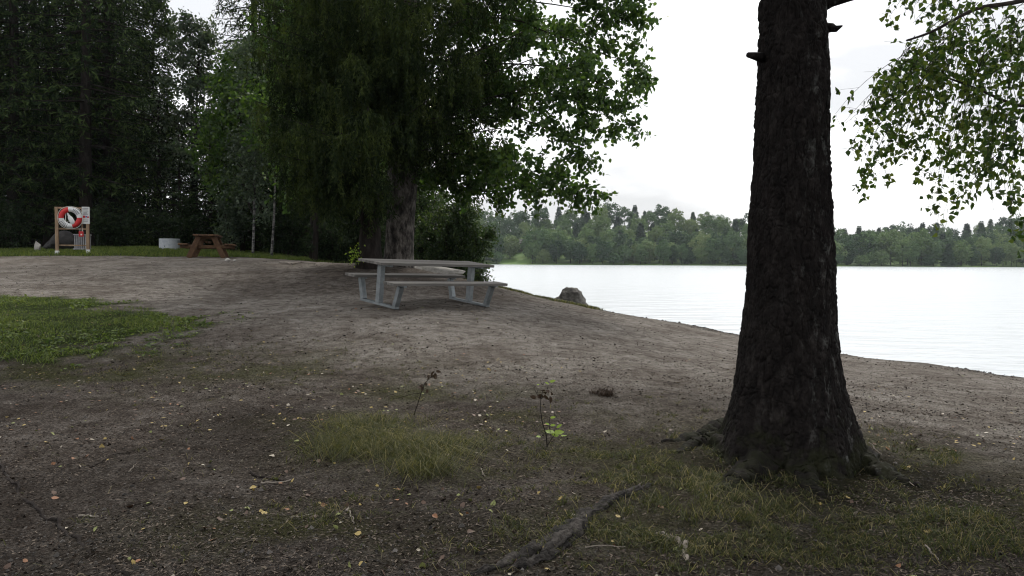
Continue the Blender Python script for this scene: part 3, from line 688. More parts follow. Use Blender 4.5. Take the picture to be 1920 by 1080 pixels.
# surface roots of the big trunk
def root(path_px, radii, name, parent, mat, seed, sink=.35, lumps=.25):
    r = np.random.default_rng(seed); P = np.array([g(a, b_) for a, b_ in path_px]); n = len(P) * 22
    s = np.linspace(0, 1, n); so = np.linspace(0, 1, len(P)); Q = np.stack([np.interp(s, so, P[:, k]) for k in range(3)], 1)
    for _ in range(40): Q[1:-1] = (Q[:-2] + 2 * Q[1:-1] + Q[2:]) / 4
    Rr = np.interp(s, so, radii); Q[:, 2] = zg(Q[:, 0], Q[:, 1]) + Rr * (1 - 2 * sink)
    Q += fbm(np.repeat(s[:, None] * 14, 3, 1) + [0, 9, 20], 2, seed)[:, None] * .02
    b = MB(); NS = 26; V = tube(b, Q, Rr, NS); v = b.v[0]; c = np.repeat(Q, NS, 0)
    th_ = np.tile(np.arange(NS) * 2 * math.pi / NS, n); ss = np.repeat(s, NS)
    k = 1 + lumps * 1.1 * fbm(v * 14, 3, seed) + lumps * .8 * fbm(v * 60, 3, seed + 1) + lumps * 1.3 * fbm(np.stack([np.cos(th_) * 2.2, np.sin(th_) * 2.2, ss * 5], 1), 3, seed + 2); b.v[0] = c + (v - c) * k[:, None] - (0 if parent is None else np.array(parent.location))
    return b.build(name, mat, parent, shade=True)
M['root_bark'] = noise_mat('root_bark', [(.34, (.004, .0035, .003)), (.5, (.017, .014, .012)), (.64, (.055, .048, .042)), (.72, (.035, .04, .012))], 13, 8, .9, .8, 60)
M['root_moss'] = noise_mat('mossy_root', [(.3, (.008, .009, .004)), (.5, (.022, .024, .009)), (.7, (.05, .052, .016))], 14, 8, .95, .8, 60)
root([(1225, 905), (1190, 925), (1150, 940), (1090, 975), (1040, 1010), (1000, 1040), (940, 1060), (880, 1082)], [.008, .024, .030, .034, .029, .023, .015, .007], 'root', big, M['root_bark'], 71, .52, .6)
root([(1100, 968), (1080, 1000), (1035, 1040), (985, 1062), (950, 1075)], [.02, .034, .032, .02, .007], 'root', big, M['root_bark'], 72, .42, .6)
root([(1400, 870), (1340, 832), (1300, 836), (1268, 850)], [.13, .11, .06, .015], 'root', big, M['rough_bark'], 74, .62, .26)
root([(1560, 850), (1600, 862), (1640, 885), (1690, 905), (1730, 915)], [.14, .12, .08, .045, .015], 'root', big, M['rough_bark'], 78, .55, .26)
root([(1490, 860), (1502, 890), (1520, 915), (1545, 935)], [.14, .10, .05, .012], 'root', big, M['rough_bark'], 79, .6, .26)
root([(1430, 860), (1405, 895), (1370, 915), (1330, 925)], [.14, .11, .06, .015], 'root', big, M['rough_bark'], 80, .6, .26)
root([(1400, 800), (1350, 800), (1310, 815), (1270, 828), (1240, 830)], [.10, .08, .05, .03, .012], 'root', big, M['rough_bark'], 77, .6, .26)
root([(1290, 1050), (1280, 1025), (1250, 1005), (1215, 1000)], [.010, .012, .010, .005], 'root', big, M['dead_wood'], 75)
tag(root([(-30, 830), (15, 895), (50, 945), (110, 990), (170, 1035), (250, 1095)], [.007, .008, .009, .009, .008, .007], 'surface_root', None, M['bark_dark'], 76, .5), 'thin dark root curving through bare soil at the near left', 'root')

# ------------------------------------------------------------------ birch at the right: trunk off the picture, branches hanging in
BX = np.array([5.7, 5.6]); bz = gz(*BX)
birch = empty('birch_tree', (BX[0], BX[1], bz), 'birch with thin leafy branches hanging in at the right edge', 'tree')
bo = np.array([BX[0], BX[1], bz]); T = MB()
tube(T, [np.array(p) - bo for p in ((5.7, 5.6, bz - .4), (5.68, 5.6, bz + .5), (5.6, 5.55, 2), (5.5, 5.5, 4), (5.4, 5.5, 6.5), (5.5, 5.5, 9), (5.5, 5.5, 11))], [.26, .2, .17, .15, .12, .07, .02], 14)
B = MB(); pts = []; r = np.random.default_rng(31)
limbA = [(5.52, 5.5, 3.55), at(2000, -25, 5.3), at(1900, 8, 5.1), at(1835, 12, 5.0), at(1790, 36, 4.9), at(1745, 62, 4.85), at(1700, 76, 4.8)]
limbB = [(5.6, 5.55, 2.5), at(2020, 170, 5.3), at(1920, 203, 5.2), at(1880, 188, 5.1), at(1830, 165, 5.1), at(1760, 140, 5.1)]
limbC = [(5.52, 5.5, 3.7), at(2000, -90, 5.6), at(1880, -70, 5.6), at(1780, -50, 5.6), at(1700, -40, 5.5)]
limbD = [(5.62, 5.55, 2.2), at(2040, 260, 5.6), at(1960, 270, 5.5), at(1900, 285, 5.4)]
for lb, rr_ in ((limbA, 0.021), (limbB, 0.016), (limbC, 0.018), (limbD, 0.013)):
    P = np.array(lb); s = np.linspace(0, 1, 24); so = np.linspace(0, 1, len(P)); P = np.stack([np.interp(s, so, P[:, k]) for k in range(3)], 1)
    for _ in range(3): P[1:-1] = (P[:-2] + 2 * P[1:-1] + P[2:]) / 4
    tube(B, P - bo, np.linspace(rr_, .006, 24), 7)
# hanging strands: (from, to) in the direction each one hangs
STR = []
def strand(a, b_, d, n=1, jit=34):
    for _ in range(n):
        j = r.normal(size=4) * jit; dd = d + r.uniform(-.45, .45)
        STR.append((at(a[0] + j[0] * .5, a[1] + j[1] * .4, dd), at(b_[0] + j[2], b_[1] + j[3], dd + r.uniform(-.15, .15))))
for a, b_, n in (((1720, 75), (1645, 205), 4), ((1745, 100), (1610, 225), 5), ((1730, 110), (1620, 280), 5), ((1700, 150), (1635, 340), 3), ((1760, 110), (1680, 320), 5),
                 ((1780, 60), (1700, 230), 4), ((1790, 90), (1720, 300), 4), ((1810, 60), (1760, 280), 5), ((1820, 110), (1745, 350), 4), ((1850, 90), (1800, 260), 5),
                 ((1870, 150), (1830, 330), 5), ((1890, 210), (1860, 365), 4), ((1900, 120), (1890, 300), 5), ((1930, 230), (1915, 350), 4), ((1880, 280), (1865, 395), 3), ((1930, 290), (1925, 390), 3),
                 ((1820, 30), (1850, 130), 3), ((1900, 20), (1905, 140), 3), ((1940, 60), (1935, 230), 5), ((1700, -40), (1640, 2), 2), ((1780, -50), (1755, 25), 3), ((1700, -30), (1690, 5), 2), ((1960, 100), (1970, 330), 4), ((2000, 0), (2010, 260), 5), ((1775, 55), (1770, 190), 3), ((1840, 200), (1790, 340), 3), ((1800, 22), (1795, 120), 4), ((1850, 8), (1840, 90), 4), ((1900, 5), (1880, 110), 4), ((1925, 0), (1915, 120), 4), ((1760, 45), (1740, 130), 4), ((1880, -60), (1860, 10), 4), ((1820, -60), (1800, 8), 3), ((1930, -70), (1930, 20), 4), ((1905, 60), (1870, 200), 4)):
    strand(a, b_, 5.0, n)
for a, b_ in STR:
    s = np.linspace(0, 1, 9)[:, None]; mid = (a + b_) / 2 + np.array([0, 0, .10 * np.linalg.norm(b_ - a)]) + r.normal(size=3) * .04
    P = (1 - s) ** 2 * a + 2 * s * (1 - s) * mid + s * s * b_
    tube(B, P - bo, np.linspace(.0024, .0008, 9), 4, cap=False)
    L = np.linalg.norm(b_ - a)
    for j in range(int(L / .062)):
        v = r.uniform(.02, 1); q = np.array([np.interp(v, s[:, 0], P[:, k]) for k in range(3)])
        W = twig_path(q, r.normal(size=3) * .8 + [0, 0, -.4], r.uniform(.06, .2), .25, r, 3)
        tube(B, W - bo, .0009, 3, cap=False)
        n = r.integers(3, 7); w = r.uniform(.1, 1, n) * 3; wi = np.clip(w.astype(int), 0, 2)
        pts.append(W[wi] + (W[wi + 1] - W[wi]) * (w - wi)[:, None] + r.normal(size=(n, 3)) * .012 - bo)
C = MB(); leaves_on(C, pts, r, .043, .8, LEAFB, .95, .2)
# the rest of the crown, above the picture
pts = []
for k in range(16):
    a = r.uniform(0, 6.28); z = r.uniform(4.4, 9); L = r.uniform(1.6, 3.0) * (1.15 - (z - 4) / 9)
    p0 = np.array([5.45, 5.5, z]); p2 = p0 + [math.cos(a) * L, math.sin(a) * L, L * .45]
    bough(B, pts, [p0 - bo, (p0 + p2) / 2 + [0, 0, .2] - bo, p2 - bo], .04, r, 9, 1.0, 5, 8, .45, .12)
leaves_on(C, pts, r, .06, .8, LEAFB, .95, .2)
T.join(B, 1).build('trunk', [M['bark_birch'], M['twig']], birch, shade=True); C.build('crown', M['birch'], birch)

# ------------------------------------------------------------------ drooping spruce and aspen on the mound
SP = at(692, 492, 17.8); SP[2] = gz(SP[0], SP[1])
T, B, C = spruce(21, 21, 6.4, 3.4, .46, 6, .95, .15, 1.5, .22, droop=.30, top_dens=.5)
# lower boughs that frame the table: aimed where the photograph shows the hanging curtains
spo = np.array([SP[0], SP[1], SP[2]]); r = np.random.default_rng(22)
def curtain(p0, p1, rad0, nt, ln, sl=.12, sag=.25):
    p0 = np.array(p0, float); p1 = np.array(p1, float); s = np.linspace(0, 1, 14)[:, None]
    P = p0 + (p1 - p0) * s; P[:, 2] += -sag * np.sin(s[:, 0] * math.pi); tube(B, P - spo, np.linspace(rad0, .01, 14), 6)
    d = unit(p1 - p0); sd = unit(np.cross(d, [0, 0, 1.]))
    nt = int(nt * .46); u = r.uniform(.18, 1.0, nt); bp = np.stack([np.interp(u, s[:, 0], P[:, k]) for k in range(3)], 1)
    td = sd[None] * r.normal(size=nt)[:, None] * .30 + d[None] * r.normal(size=nt)[:, None] * .10; tl = ln * r.uniform(.35, 1.2, nt) * (.55 + .45 * np.sin(np.clip(u, 0, 1) * math.pi))
    m = np.clip((tl / .016).astype(int), 8, 100); ti = np.repeat(np.arange(nt), m); tot = len(ti); v = r.random(tot)
    pp = bp[ti] + td[ti] * (np.minimum(v * 3, 1))[:, None] + r.normal(size=(tot, 3)) * .03 * (1.2 - .7 * v)[:, None]; pp[:, 2] -= tl[ti] * v ** 1.2
    dd = r.normal(size=(tot, 3)) * .5 + td[ti] * .3; dd[:, 2] -= .8
    cards(C, pp - spo, dd, r.normal(size=(tot, 3)), sl * r.uniform(.6, 1.2, tot), sl * .25 * r.uniform(.7, 1.2, tot))
ax_ = lambda z: (SP[0], SP[1], z)
for (px, py, d, z0, nt, ln) in ((610, 330, 15.5, 3.9, 90, 1.1), (560, 230, 15.0, 4.6, 110, 1.3), (520, 150, 16.5, 5.2, 100, 1.3), (500, 260, 17.5, 4.3, 90, 1.2), (480, 60, 17.0, 6.2, 90, 1.3),
                               (640, 250, 14.6, 4.6, 110, 1.2), (700, 330, 14.8, 4.0, 80, .8), (740, 230, 14.8, 4.9, 90, 1.0), (800, 190, 15.6, 4.8, 100, 1.1), (880, 130, 16.2, 5.2, 110, 1.2),
                               (930, 190, 17.0, 4.7, 90, 1.0), (1000, 160, 17.5, 5.0, 80, .9), (980, 60, 17.0, 5.8, 100, 1.2), (860, 40, 15.6, 6.3, 110, 1.2), (760, 80, 15.0, 6.0, 110, 1.3),
                               (660, 100, 14.6, 6.0, 120, 1.5), (775, 20, 15.4, 6.6, 130, 1.6), (720, -20, 14.8, 7.0, 120, 1.5), (830, 100, 15.2, 5.8, 120, 1.4), (900, 100, 16.0, 5.6, 100, 1.2), (690, 200, 14.2, 5.2, 110, 1.2), (560, -30, 16.0, 7.4, 120, 1.5), (640, -40, 15.2, 7.6, 120, 1.5), (800, -40, 15.6, 7.6, 120, 1.5), (880, -30, 16.4, 7.2, 110, 1.4), (960, -20, 17.2, 7.2, 90, 1.2), (490, 0, 18.0, 7.0, 90, 1.3), (600, 150, 14.8, 5.4, 110, 1.3), (660, 420, 17.0, 3.0, 40, .45), (735, 370, 16.6, 3.6, 60, .6), (590, 370, 16.8, 3.5, 60, .75), (520, 290, 16.2, 4.0, 70, 1.0), (760, 160, 16.4, 5.4, 100, 1.2), (690, 60, 16.2, 6.4, 110, 1.4), (850, 220, 16.6, 4.8, 80, .9), (505, 110, 16.5, 5.8, 130, 1.6), (545, 60, 15.8, 6.6, 130, 1.6), (480, 190, 17.0, 4.9, 120, 1.5), (530, 220, 15.8, 4.7, 130, 1.5), (560, 300, 15.8, 4.1, 120, 1.2), (605, 250, 15.0, 4.6, 130, 1.4), (510, 330, 16.6, 3.9, 90, .95), (470, 90, 17.4, 6.0, 100, 1.4), (1000, 110, 17.2, 5.4, 70, .9), (940, 240, 17.4, 4.6, 60, .8), (590, 60, 15.6, 6.4, 110, 1.4), (570, 320, 17.5, 3.8, 70, 1.0), (840, 270, 17.2, 4.2, 80, .8), (1010, 40, 18.5, 5.8, 70, 1.0), (640, 370, 17.2, 3.4, 50, .7), (700, 390, 17.4, 3.2, 40, .5), (545, 380, 18.0, 3.2, 50, .6)):
    curtain(ax_(z0), at(px, py, d), .028, nt, ln)
spruce_o = plant_tree('spruce_tree', tuple(spo), 'dark spruce with long drooping branches behind the grey picnic table', 'tree', T, B, C, M['bark_dark'], M['bark_dark'], M['spruce'])

AP = at(747, 494, 18.6); AP[2] = gz(AP[0], AP[1]); apo = np.array(AP)
T = MB(); zs = np.array([-.5, 0, .25, .6, 1.2, 2, 3.2, 5, 8, 12, 16, 20]); trr = np.array([.46, .40, .37, .355, .35, .38, .36, .33, .28, .2, .12, .03])
tube(T, np.stack([.25 * np.sin(zs * .18), .1 * np.sin(zs * .3), zs], 1), trr, 20)
B = MB(); pts = []; r = np.random.default_rng(41)
def apz(z): return np.array([.25 * math.sin(z * .18), .1 * math.sin(z * .3), z])
for (z0, path, ns, sl_) in ((2.6, [(900, 300, 18.0), (1000, 322, 17.6), (1090, 350, 17.3)], 22, 1.0), (3.4, [(900, 230, 18.0), (1020, 225, 17.5), (1110, 300, 17.2)], 20, 1.0),
                            (4.2, [(900, 180, 18.0), (1050, 180, 17.6), (1165, 235, 17.4)], 26, 1.1), (5.0, [(920, 120, 18.0), (1060, 130, 17.8), (1170, 180, 17.8)], 26, 1.1),
                            (5.8, [(950, 60, 18.2), (1100, 70, 18.0), (1205, 122, 18.0)], 26, 1.1), (6.6, [(950, 0, 18.4), (1080, 10, 18.4), (1180, 50, 18.5)], 26, 1.2), (7.6, [(950, -70, 18.4), (1100, -60, 18.4), (1190, 0, 18.6)], 26, 1.3),
                            (2.4, [(820, 330, 18.6), (880, 345, 18.4), (950, 362, 18.0)], 16, .8), (4.0, [(860, 270, 19.2), (960, 290, 19.4), (1040, 330, 19.2)], 20, 1.1), (5.2, [(860, 150, 19.4), (980, 150, 20), (1080, 190, 20)], 22, 1.2),
                            (3.2, [(840, 310, 19), (880, 300, 19.5), (930, 320, 19.6)], 16, .9), (6.2, [(900, 30, 19.6), (1000, 40, 20.2), (1110, 100, 20.5)], 22, 1.2), (3.6, [(680, 300, 19.5), (600, 320, 20), (540, 340, 20.4)], 18, 1.1), (5.6, [(680, 150, 19.6), (580, 160, 20.4), (500, 200, 21)], 20, 1.2)):
    q0 = apz(z0 - .5); q1 = at(*path[0]) - apo; pth = [q0, q0 + (q1 - q0) * .35 + [r.normal() * .15, r.normal() * .2, .45 + r.normal() * .1]] + [at(*p) - apo + r.normal(size=3) * [.12, .2, .14] for p in path[:-1]] + [at(*path[-1]) - apo]
    bough(B, pts, pth, .034, r, ns, sl_, 8, 13, .42, .04, .2, .06)
for k in range(26):
    a = r.uniform(0, 6.28); z = r.uniform(7.5, 19); L = (20.5 - z) * .34 + 1.0
    p0 = apz(z); p2 = p0 + [math.cos(a) * L, math.sin(a) * L, L * .4]
    bough(B, pts, [p0, (p0 + p2) / 2 + [0, 0, .3], p2], .06, r, 10, 1.1, 5, 8, .45, .03)
C = MB(); leaves_on(C, pts, r, .122, .5, LEAF6, .95, .12); print('aspen leaves', sum(map(len, pts)))
aspen = plant_tree('aspen_tree', tuple(AP), 'broad aspen with rounded leaves reaching out over the lake', 'tree', T, B, C, M['bark_grey'], M['twig'], M['aspen'])

# bush at the water behind the aspen
def shrub(name, loc, label, cat, R, H, nst, mat, size, seed, ns=12, ntw=6, nlf=8, group=None, lean=(0, 0), sub=.7):
    r = np.random.default_rng(seed); B = MB(); pts = []; C = MB()
    for k in range(nst):
        a = r.uniform(0, 6.28); e = r.uniform(.2, 1); p1 = np.array([math.cos(a) * R * e + lean[0] * H, math.sin(a) * R * e + lean[1] * H, H * r.uniform(.55, 1.0) * (1.1 - .45 * e)])
        bough(B, pts, [np.array([math.cos(a), math.sin(a), -.3]) * .12, p1 * [.4, .4, .6], p1], .025, r, ns, sub, ntw, nlf, .3, .02, .1, .05)
    leaves_on(C, pts, r, size, .3, LEAFB, .8, .15)
    o = empty(name, loc, label, cat, group); B.build('stems', M['twig'], o); C.build('foliage', mat, o); return o
bl = at(845, 500, 21.3); bz_ = gz(bl[0], bl[1])
shrub('bush', (bl[0], bl[1], bz_ - .1), 'dense round bush on the bank right of the big aspen trunk', 'bush', 1.15, 2.7, 22, M['bush'], .085, 51, 14, 7, 9)
bl2 = at(800, 500, 23.0)
shrub('bush', (bl2[0], bl2[1], gz(bl2[0], bl2[1]) - .1), 'taller dark bush behind the round one beside the aspen trunk', 'bush', 1.2, 3.4, 18, M['bush'], .085, 52, 12, 6, 9)
bl3 = at(866, 524, 20.6)
shrub('bush', (bl3[0], bl3[1], gz(bl3[0], bl3[1]) - .3), 'low bush spilling over the bank under the far table end', 'bush', .55, .75, 9, M['bush'], .07, 53, 9, 5, 8, lean=(.1, 0), sub=.35)

# ------------------------------------------------------------------ the wood at the left
def make_forest_spruce(seed, H, base, R):
    T, B, C = spruce(seed, H, base, R, .55, 6, .55, .28, .8, .24, droop=.22, top_dens=.8)
    return plant_tree('spruce_tree', (0, 0, -50), 'tall dark spruce in the dense wood at the left', 'tree', T, B, C, M['bark_dark'], M['bark_dark'], M['spruce_far'], 'spruces of the wood at the left')
FS = [make_forest_spruce(300, 23, 3.0, 3.4), make_forest_spruce(301, 25, 1.6, 3.8), make_forest_spruce(302, 20, 2.2, 3.0), make_forest_spruce(303, 26, 5.0, 3.6)]
spots = [(-30, 34, 0), (30, 33.5, 1), (95, 35, 2), (165, 33.5, 0), (205, 35.5, 1), (212, 38, 0), (-110, 33, 3), (-170, 35, 1), (-240, 36, 0), (0, 40, 3), (70, 41, 1), (140, 40.5, 0), (205, 42, 2), (215, 46, 3),
         (-60, 41, 1), (-140, 43, 2), (30, 48, 0), (110, 49, 1), (190, 50, 3), (235, 54, 1), (-40, 50, 3), (520, 36, 2), (585, 33.5, 1), (640, 36, 0), (480, 43, 3), (560, 44, 0), (620, 42, 1), (670, 41, 3), (540, 52, 1), (600, 53, 3), (720, 45, 1), (760, 50, 0), (700, 37.5, 2)]
used = [False] * 4; rf = np.random.default_rng(61)
for px, d, k in spots:
    p = at(px, 480, d)
    o = copy_tree(FS[k]) if used[k] else FS[k]; used[k] = True
    o.location = (p[0], p[1], gz(p[0], p[1]) - .1); s = rf.uniform(.85, 1.12); o.scale = (s, s, s); o.rotation_euler = (0, 0, rf.uniform(0, 6.28))

T, B, C = spruce(310, 10, .3, 2.4, .5, 6, .4, .34, .75, .13, droop=.2)
US = plant_tree('young_spruce', (0, 0, -50), 'young dark spruce filling the shade between the tall trunks', 'tree', T, B, C, M['bark_dark'], M['bark_dark'], M['spruce_far'], 'young spruces in the shade of the wood')
for i_, px in enumerate(range(-120, 800, 30)):
    d = (39, 47, 55)[i_ % 3] + rf.uniform(-2, 2) if px < 560 else 33 + rf.uniform(-2, 4); p = at(px + rf.uniform(-10, 10), 480, d)
    o = copy_tree(US) if i_ else US; o.location = (p[0], p[1], gz(p[0], p[1]) - .1); s = rf.uniform(.7, 1.25) * (.8 if 300 < px < 440 else 1); o.scale = (s, s, s); o.rotation_euler = (0, 0, rf.uniform(0, 6.28))

for px, d in ((338, 35), (365, 37.5), (395, 35.5), (425, 37), (300, 36), (455, 34.5)):
    p = at(px, 480, d); o = copy_tree(US); o.location = (p[0], p[1], gz(p[0], p[1]) - .1); s = rf.uniform(.6, .8); o.scale = (s * 1.2, s * 1.2, s); o.rotation_euler = (0, 0, rf.uniform(0, 6.28))

# thin broadleaf trees in the gap of the wood, where the sky shows through
def wood_tree(name, px, d, top_py, w, label, mat, seed, size, nb, nlf, bark, r0=.11, base_frac=.25):
    p = at(px, 480, d); z0 = gz(p[0], p[1]); o_ = np.array([p[0], p[1], z0]); top = at(px, top_py, d)[2] - z0
    r = np.random.default_rng(seed); T, B, C = MB(), MB(), MB(); zs = np.linspace(-.4, top, 12); wob = r.normal(size=2) * .12
    ax = lambda z: np.array([wob[0] * math.sin(z * .45), wob[1] * math.sin(z * .4), z])
    tube(T, [ax(z) for z in zs], r0 * (1 - np.clip(zs, 0, None) / top * .93), 8); pts = []
    for k in range(nb):
        t = base_frac + (1 - base_frac) * (k + r.random()) / nb; a = r.uniform(0, 6.28); L = w / 2 * r.uniform(.6, 1.15) * (1 - .75 * max(0, t - .35) / .65) * (.6 + .4 * min(1, (t - base_frac) / .12))
        p0 = ax(t * top); p2 = p0 + [math.cos(a) * L, math.sin(a) * L, L * r.uniform(.2, .8)]
        bough(B, pts, [p0, (p0 + p2) / 2 + [0, 0, .12], p2], .03, r, 8, .9, 4, nlf, .45, .05, .2, .08)
    leaves_on(C, pts, r, size, .5, LEAF6, .9, .1)
    return plant_tree(name, tuple(o_), label, 'tree', T, B, C, bark, M['twig'], mat)
wood_tree('rowan_tree', 372, 36, 50, 4.8, 'airy grey leaved tree with sky showing through, in the gap of the wood', M['grey_leaf'], 401, .15, 44, 6, M['bark_dark'])
wood_tree('alder_tree', 455, 31, 115, 6.2, 'leafy green broadleaf tree left of the drooping spruce', M['aspen'], 402, .16, 52, 8, M['bark_dark'])
wood_tree('alder_tree', 590, 26, -60, 5.4, 'green broadleaf tree half hidden behind the drooping spruce', M['aspen'], 403, .15, 54, 8, M['bark_dark'])
wood_tree('larch_tree', 292, 40, -40, 3.4, 'loose tree with bright tips left of the sky gap', M['bush'], 404, .15, 50, 7, M['bark_dark'])
wood_tree('birch_tree', 474, 28.5, 100, 2.6, 'slender birch with blotchy white stem nearest the brown table', M['grey_leaf'], 405, .12, 26, 7, M['bark_birch'], .055, .16)
wood_tree('birch_tree', 509, 28.0, 120, 2.4, 'slender birch with clean white stem, second from the brown table', M['grey_leaf'], 406, .12, 22, 7, M['bark_birch'], .05, .34)
wood_tree('alder_tree', 583, 27.0, 60, 2.6, 'slender dark stemmed tree behind the hanging spruce branches', M['aspen'], 407, .12, 22, 7, M['bark_dark'], .06, .4)
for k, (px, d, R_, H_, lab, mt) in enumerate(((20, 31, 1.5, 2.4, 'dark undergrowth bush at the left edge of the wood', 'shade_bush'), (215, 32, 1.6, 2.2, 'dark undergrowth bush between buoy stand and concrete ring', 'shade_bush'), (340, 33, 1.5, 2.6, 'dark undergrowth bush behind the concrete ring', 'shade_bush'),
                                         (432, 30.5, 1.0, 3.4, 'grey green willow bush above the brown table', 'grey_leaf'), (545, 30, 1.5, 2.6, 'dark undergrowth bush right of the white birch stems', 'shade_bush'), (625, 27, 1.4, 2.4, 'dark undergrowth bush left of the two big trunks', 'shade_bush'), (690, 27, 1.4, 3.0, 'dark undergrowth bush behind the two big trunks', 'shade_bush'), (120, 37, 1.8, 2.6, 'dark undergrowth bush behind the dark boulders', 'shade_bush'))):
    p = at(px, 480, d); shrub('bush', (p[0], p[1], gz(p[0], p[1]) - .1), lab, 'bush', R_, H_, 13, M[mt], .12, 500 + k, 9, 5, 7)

# ------------------------------------------------------------------ grey picnic table
TL = 2.43
def Rz(a): c, s = math.cos(a), math.sin(a); return np.array([[c, -s, 0], [s, c, 0], [0, 0, 1]])
def Rx(a): c, s = math.cos(a), math.sin(a); return np.array([[1, 0, 0], [0, c, -s], [0, s, c]])
def Ry(a): c, s = math.cos(a), math.sin(a); return np.array([[c, 0, s], [0, 1, 0], [-s, 0, c]])
tbl = empty('picnic_table', (-1.528, 13.269, .489), 'grey picnic table with steel frame and slatted top near the lake', 'picnic table')
tbl.rotation_euler = Matrix((Rz(.737) @ Ry(.017) @ Rx(.097)).tolist()).to_euler()
def slab(name, y0, w, z, n, th, parent):
    b = MB(); pw = w / n
    for k in range(n): box(b, (0, y0 - w / 2 + pw * (k + .5), z), (TL - random.uniform(0, .01), pw - .008, th), bev=.004)
    return b.build(name, M['deck'], parent)
slab('tabletop', 0, .75, .725, 6, .045, tbl)
for s_ in (-1, 1): slab('bench_seat', s_ * .615, .33, .435, 3, .045, tbl)
for e in (-1, 1):
    ex = e * (TL / 2 - .24)
    b = MB(); box(b, (ex, 0, .02), (.09, 1.10, .04), bev=.004); b.build('floor_rail', M['steel'], tbl)
    b = MB(); box(b, (ex, 0, .355), (.085, .115, .63), bev=.004); b.build('post', M['steel'], tbl)
    b = MB(); box(b, (ex, 0, .686), (.06, .62, .03), bev=.003); b.build('top_bracket', M['steel'], tbl)
    for s_ in (-1, 1):
        b = MB(); y0, y1 = s_ * .50, s_ * .615; n0 = np.array([0, y1 - y0, .34]); ang = math.atan2(y1 - y0, .34)
        box(b, (ex, (y0 + y1) / 2, .21), (.085, .09, .37), Rx(-ang), bev=.004); b.build('bench_leg', M['steel'], tbl)
        b = MB(); box(b, (ex, s_ * .615, .398), (.06, .28, .026), bev=.003); b.build('bench_bracket', M['steel'], tbl)

# ------------------------------------------------------------------ brown picnic table, end on
p = g(391, 483.5)
bt = empty('picnic_table', tuple(p), 'brown heavy timber picnic table with splayed legs before the wood', 'picnic table', rz=rad(107))
def plank(name, c, s, mat='log_brown', Mx=None, parent=bt, bev=.012):
    b = MB(); box(b, c, s, Mx, bev=bev); return b.build(name, M[mat], parent)
b = MB()
for k in range(5): box(b, (0, -.30 + .15 * k, .70), (1.75, .142, .05), bev=.01)
b.build('tabletop', M['log_brown'], bt)
for s_ in (-1, 1):
    b = MB()
    for k in range(2): box(b, (0, s_ * (.60 + .135 * k), .415), (1.75, .13, .05), bev=.01)
    b.build('bench_seat', M['log_brown'], bt)
for e in (-1, 1):
    ex = e * .62
    plank('seat_beam', (ex, 0, .345), (.075, 1.52, .10)); plank('top_beam', (ex + e * .0, 0, .645), (.07, .66, .085))
    for s_ in (-1, 1):
        ang = math.atan2(.30, .66); plank('leg', (ex + e * .075, s_ * .36, .33), (.075, .16, .74), Mx=Rx(s_ * ang))
plank('brace', (0, 0, .5), (1.1, .09, .07))

# ------------------------------------------------------------------ life buoy stand
pl_, pr_ = g(107, 477), g(165, 475)
mid = (pl_ + pr_) / 2; dv = pr_ - pl_; yaw = math.atan2(dv[1], dv[0]); Wd = float(np.hypot(dv[0], dv[1]))
st = empty('buoy_stand', tuple(mid), 'timber frame stand with white feet carrying the life buoy', 'stand', rz=yaw)
SH = 1.64
for s_ in (-1, 1):
    dz = s_ * dv[2] / 2; xx = s_ * (Wd / 2)
    b = MB(); box(b, (xx, 0, dz + SH / 2 + .06), (.095, .045, SH - .12), bev=.004); b.build('post', M['post_wood'], st)
    b = MB(); box(b, (xx, .11, dz + SH / 2 + .06 - .05), (.06, .14, SH - .24), bev=.004); b.build('side_board', M['log_brown'], st)
    b = MB(); box(b, (xx, .02, dz + .03), (.12, .12, .2), bev=.006); b.build('foot', M['white_paint'], st)
b = MB(); box(b, (0, .045, SH - .03), (Wd + .12, .04, .06), bev=.004); b.build('top_rail', M['post_wood'], st)
b = MB(); box(b, (0, .045, .88), (Wd + .02, .04, .06), bev=.004); b.build('middle_rail', M['post_wood'], st)
b = MB(); box(b, (0, .16, .30), (Wd + .02, .04, .05), bev=.004); b.build('lower_rail', M['post_wood'], st)
b = MB(); box(b, (Wd / 2 - .06 - .13, .10, 1.15), (.05, .03, .9), bev=.004); b.build('stile', M['post_wood'], st)
def stw(x, y, z): c, s = math.cos(yaw), math.sin(yaw); return (mid[0] + c * x - s * y, mid[1] + s * x + c * y, mid[2] + z)
# life buoy: torus in four coloured arcs, so red and white stay separate pieces of one thing
RB, rb_ = .285, .085
def arc(a0, a1, n=18, m=14, pad=0.0, sq=.75):
    A = np.linspace(a0, a1, n); Bq = np.arange(m) * 2 * math.pi / m; V = []
    for a in A:
        for q_ in Bq:
            rr_ = RB + (rb_ + pad) * math.cos(q_); V.append((rr_ * math.cos(a), (rb_ + pad) * sq * math.sin(q_), rr_ * math.sin(a)))
    F = [[i * m + j, i * m + (j + 1) % m, (i + 1) * m + (j + 1) % m, (i + 1) * m + j] for i in range(n - 1) for j in range(m)]
    return np.array(V), F
bu = empty('life_buoy', stw(-.03, -.10, 1.265), 'red and white ring life buoy hung on the timber stand', 'life buoy', rz=yaw)
for a0, a1, mt, nm in ((100, 185, 'red_paint', 'red_band'), (185, 283, 'white_paint', 'white_band'), (283, 360, 'red_paint', 'red_band'), (0, 100, 'white_paint', 'white_band')):
    b = MB(); b.add(*arc(rad(a0), rad(a1))); b.build(nm, M[mt], bu, shade=True)
b = MB()
for a in [rad(x) for x in (28, 36, 44, 52, 60, 68, 208, 218, 228, 238, 250)]:
    V, F = arc(a - .03, a + .03, 2, 14, .0025); V = V.reshape(2, 14, 3)[:, 9:13].reshape(-1, 3)
    b.add(V, [[i, i + 1, i + 5, i + 4] for i in range(3)])
b.build('lettering', M['ink'], bu)
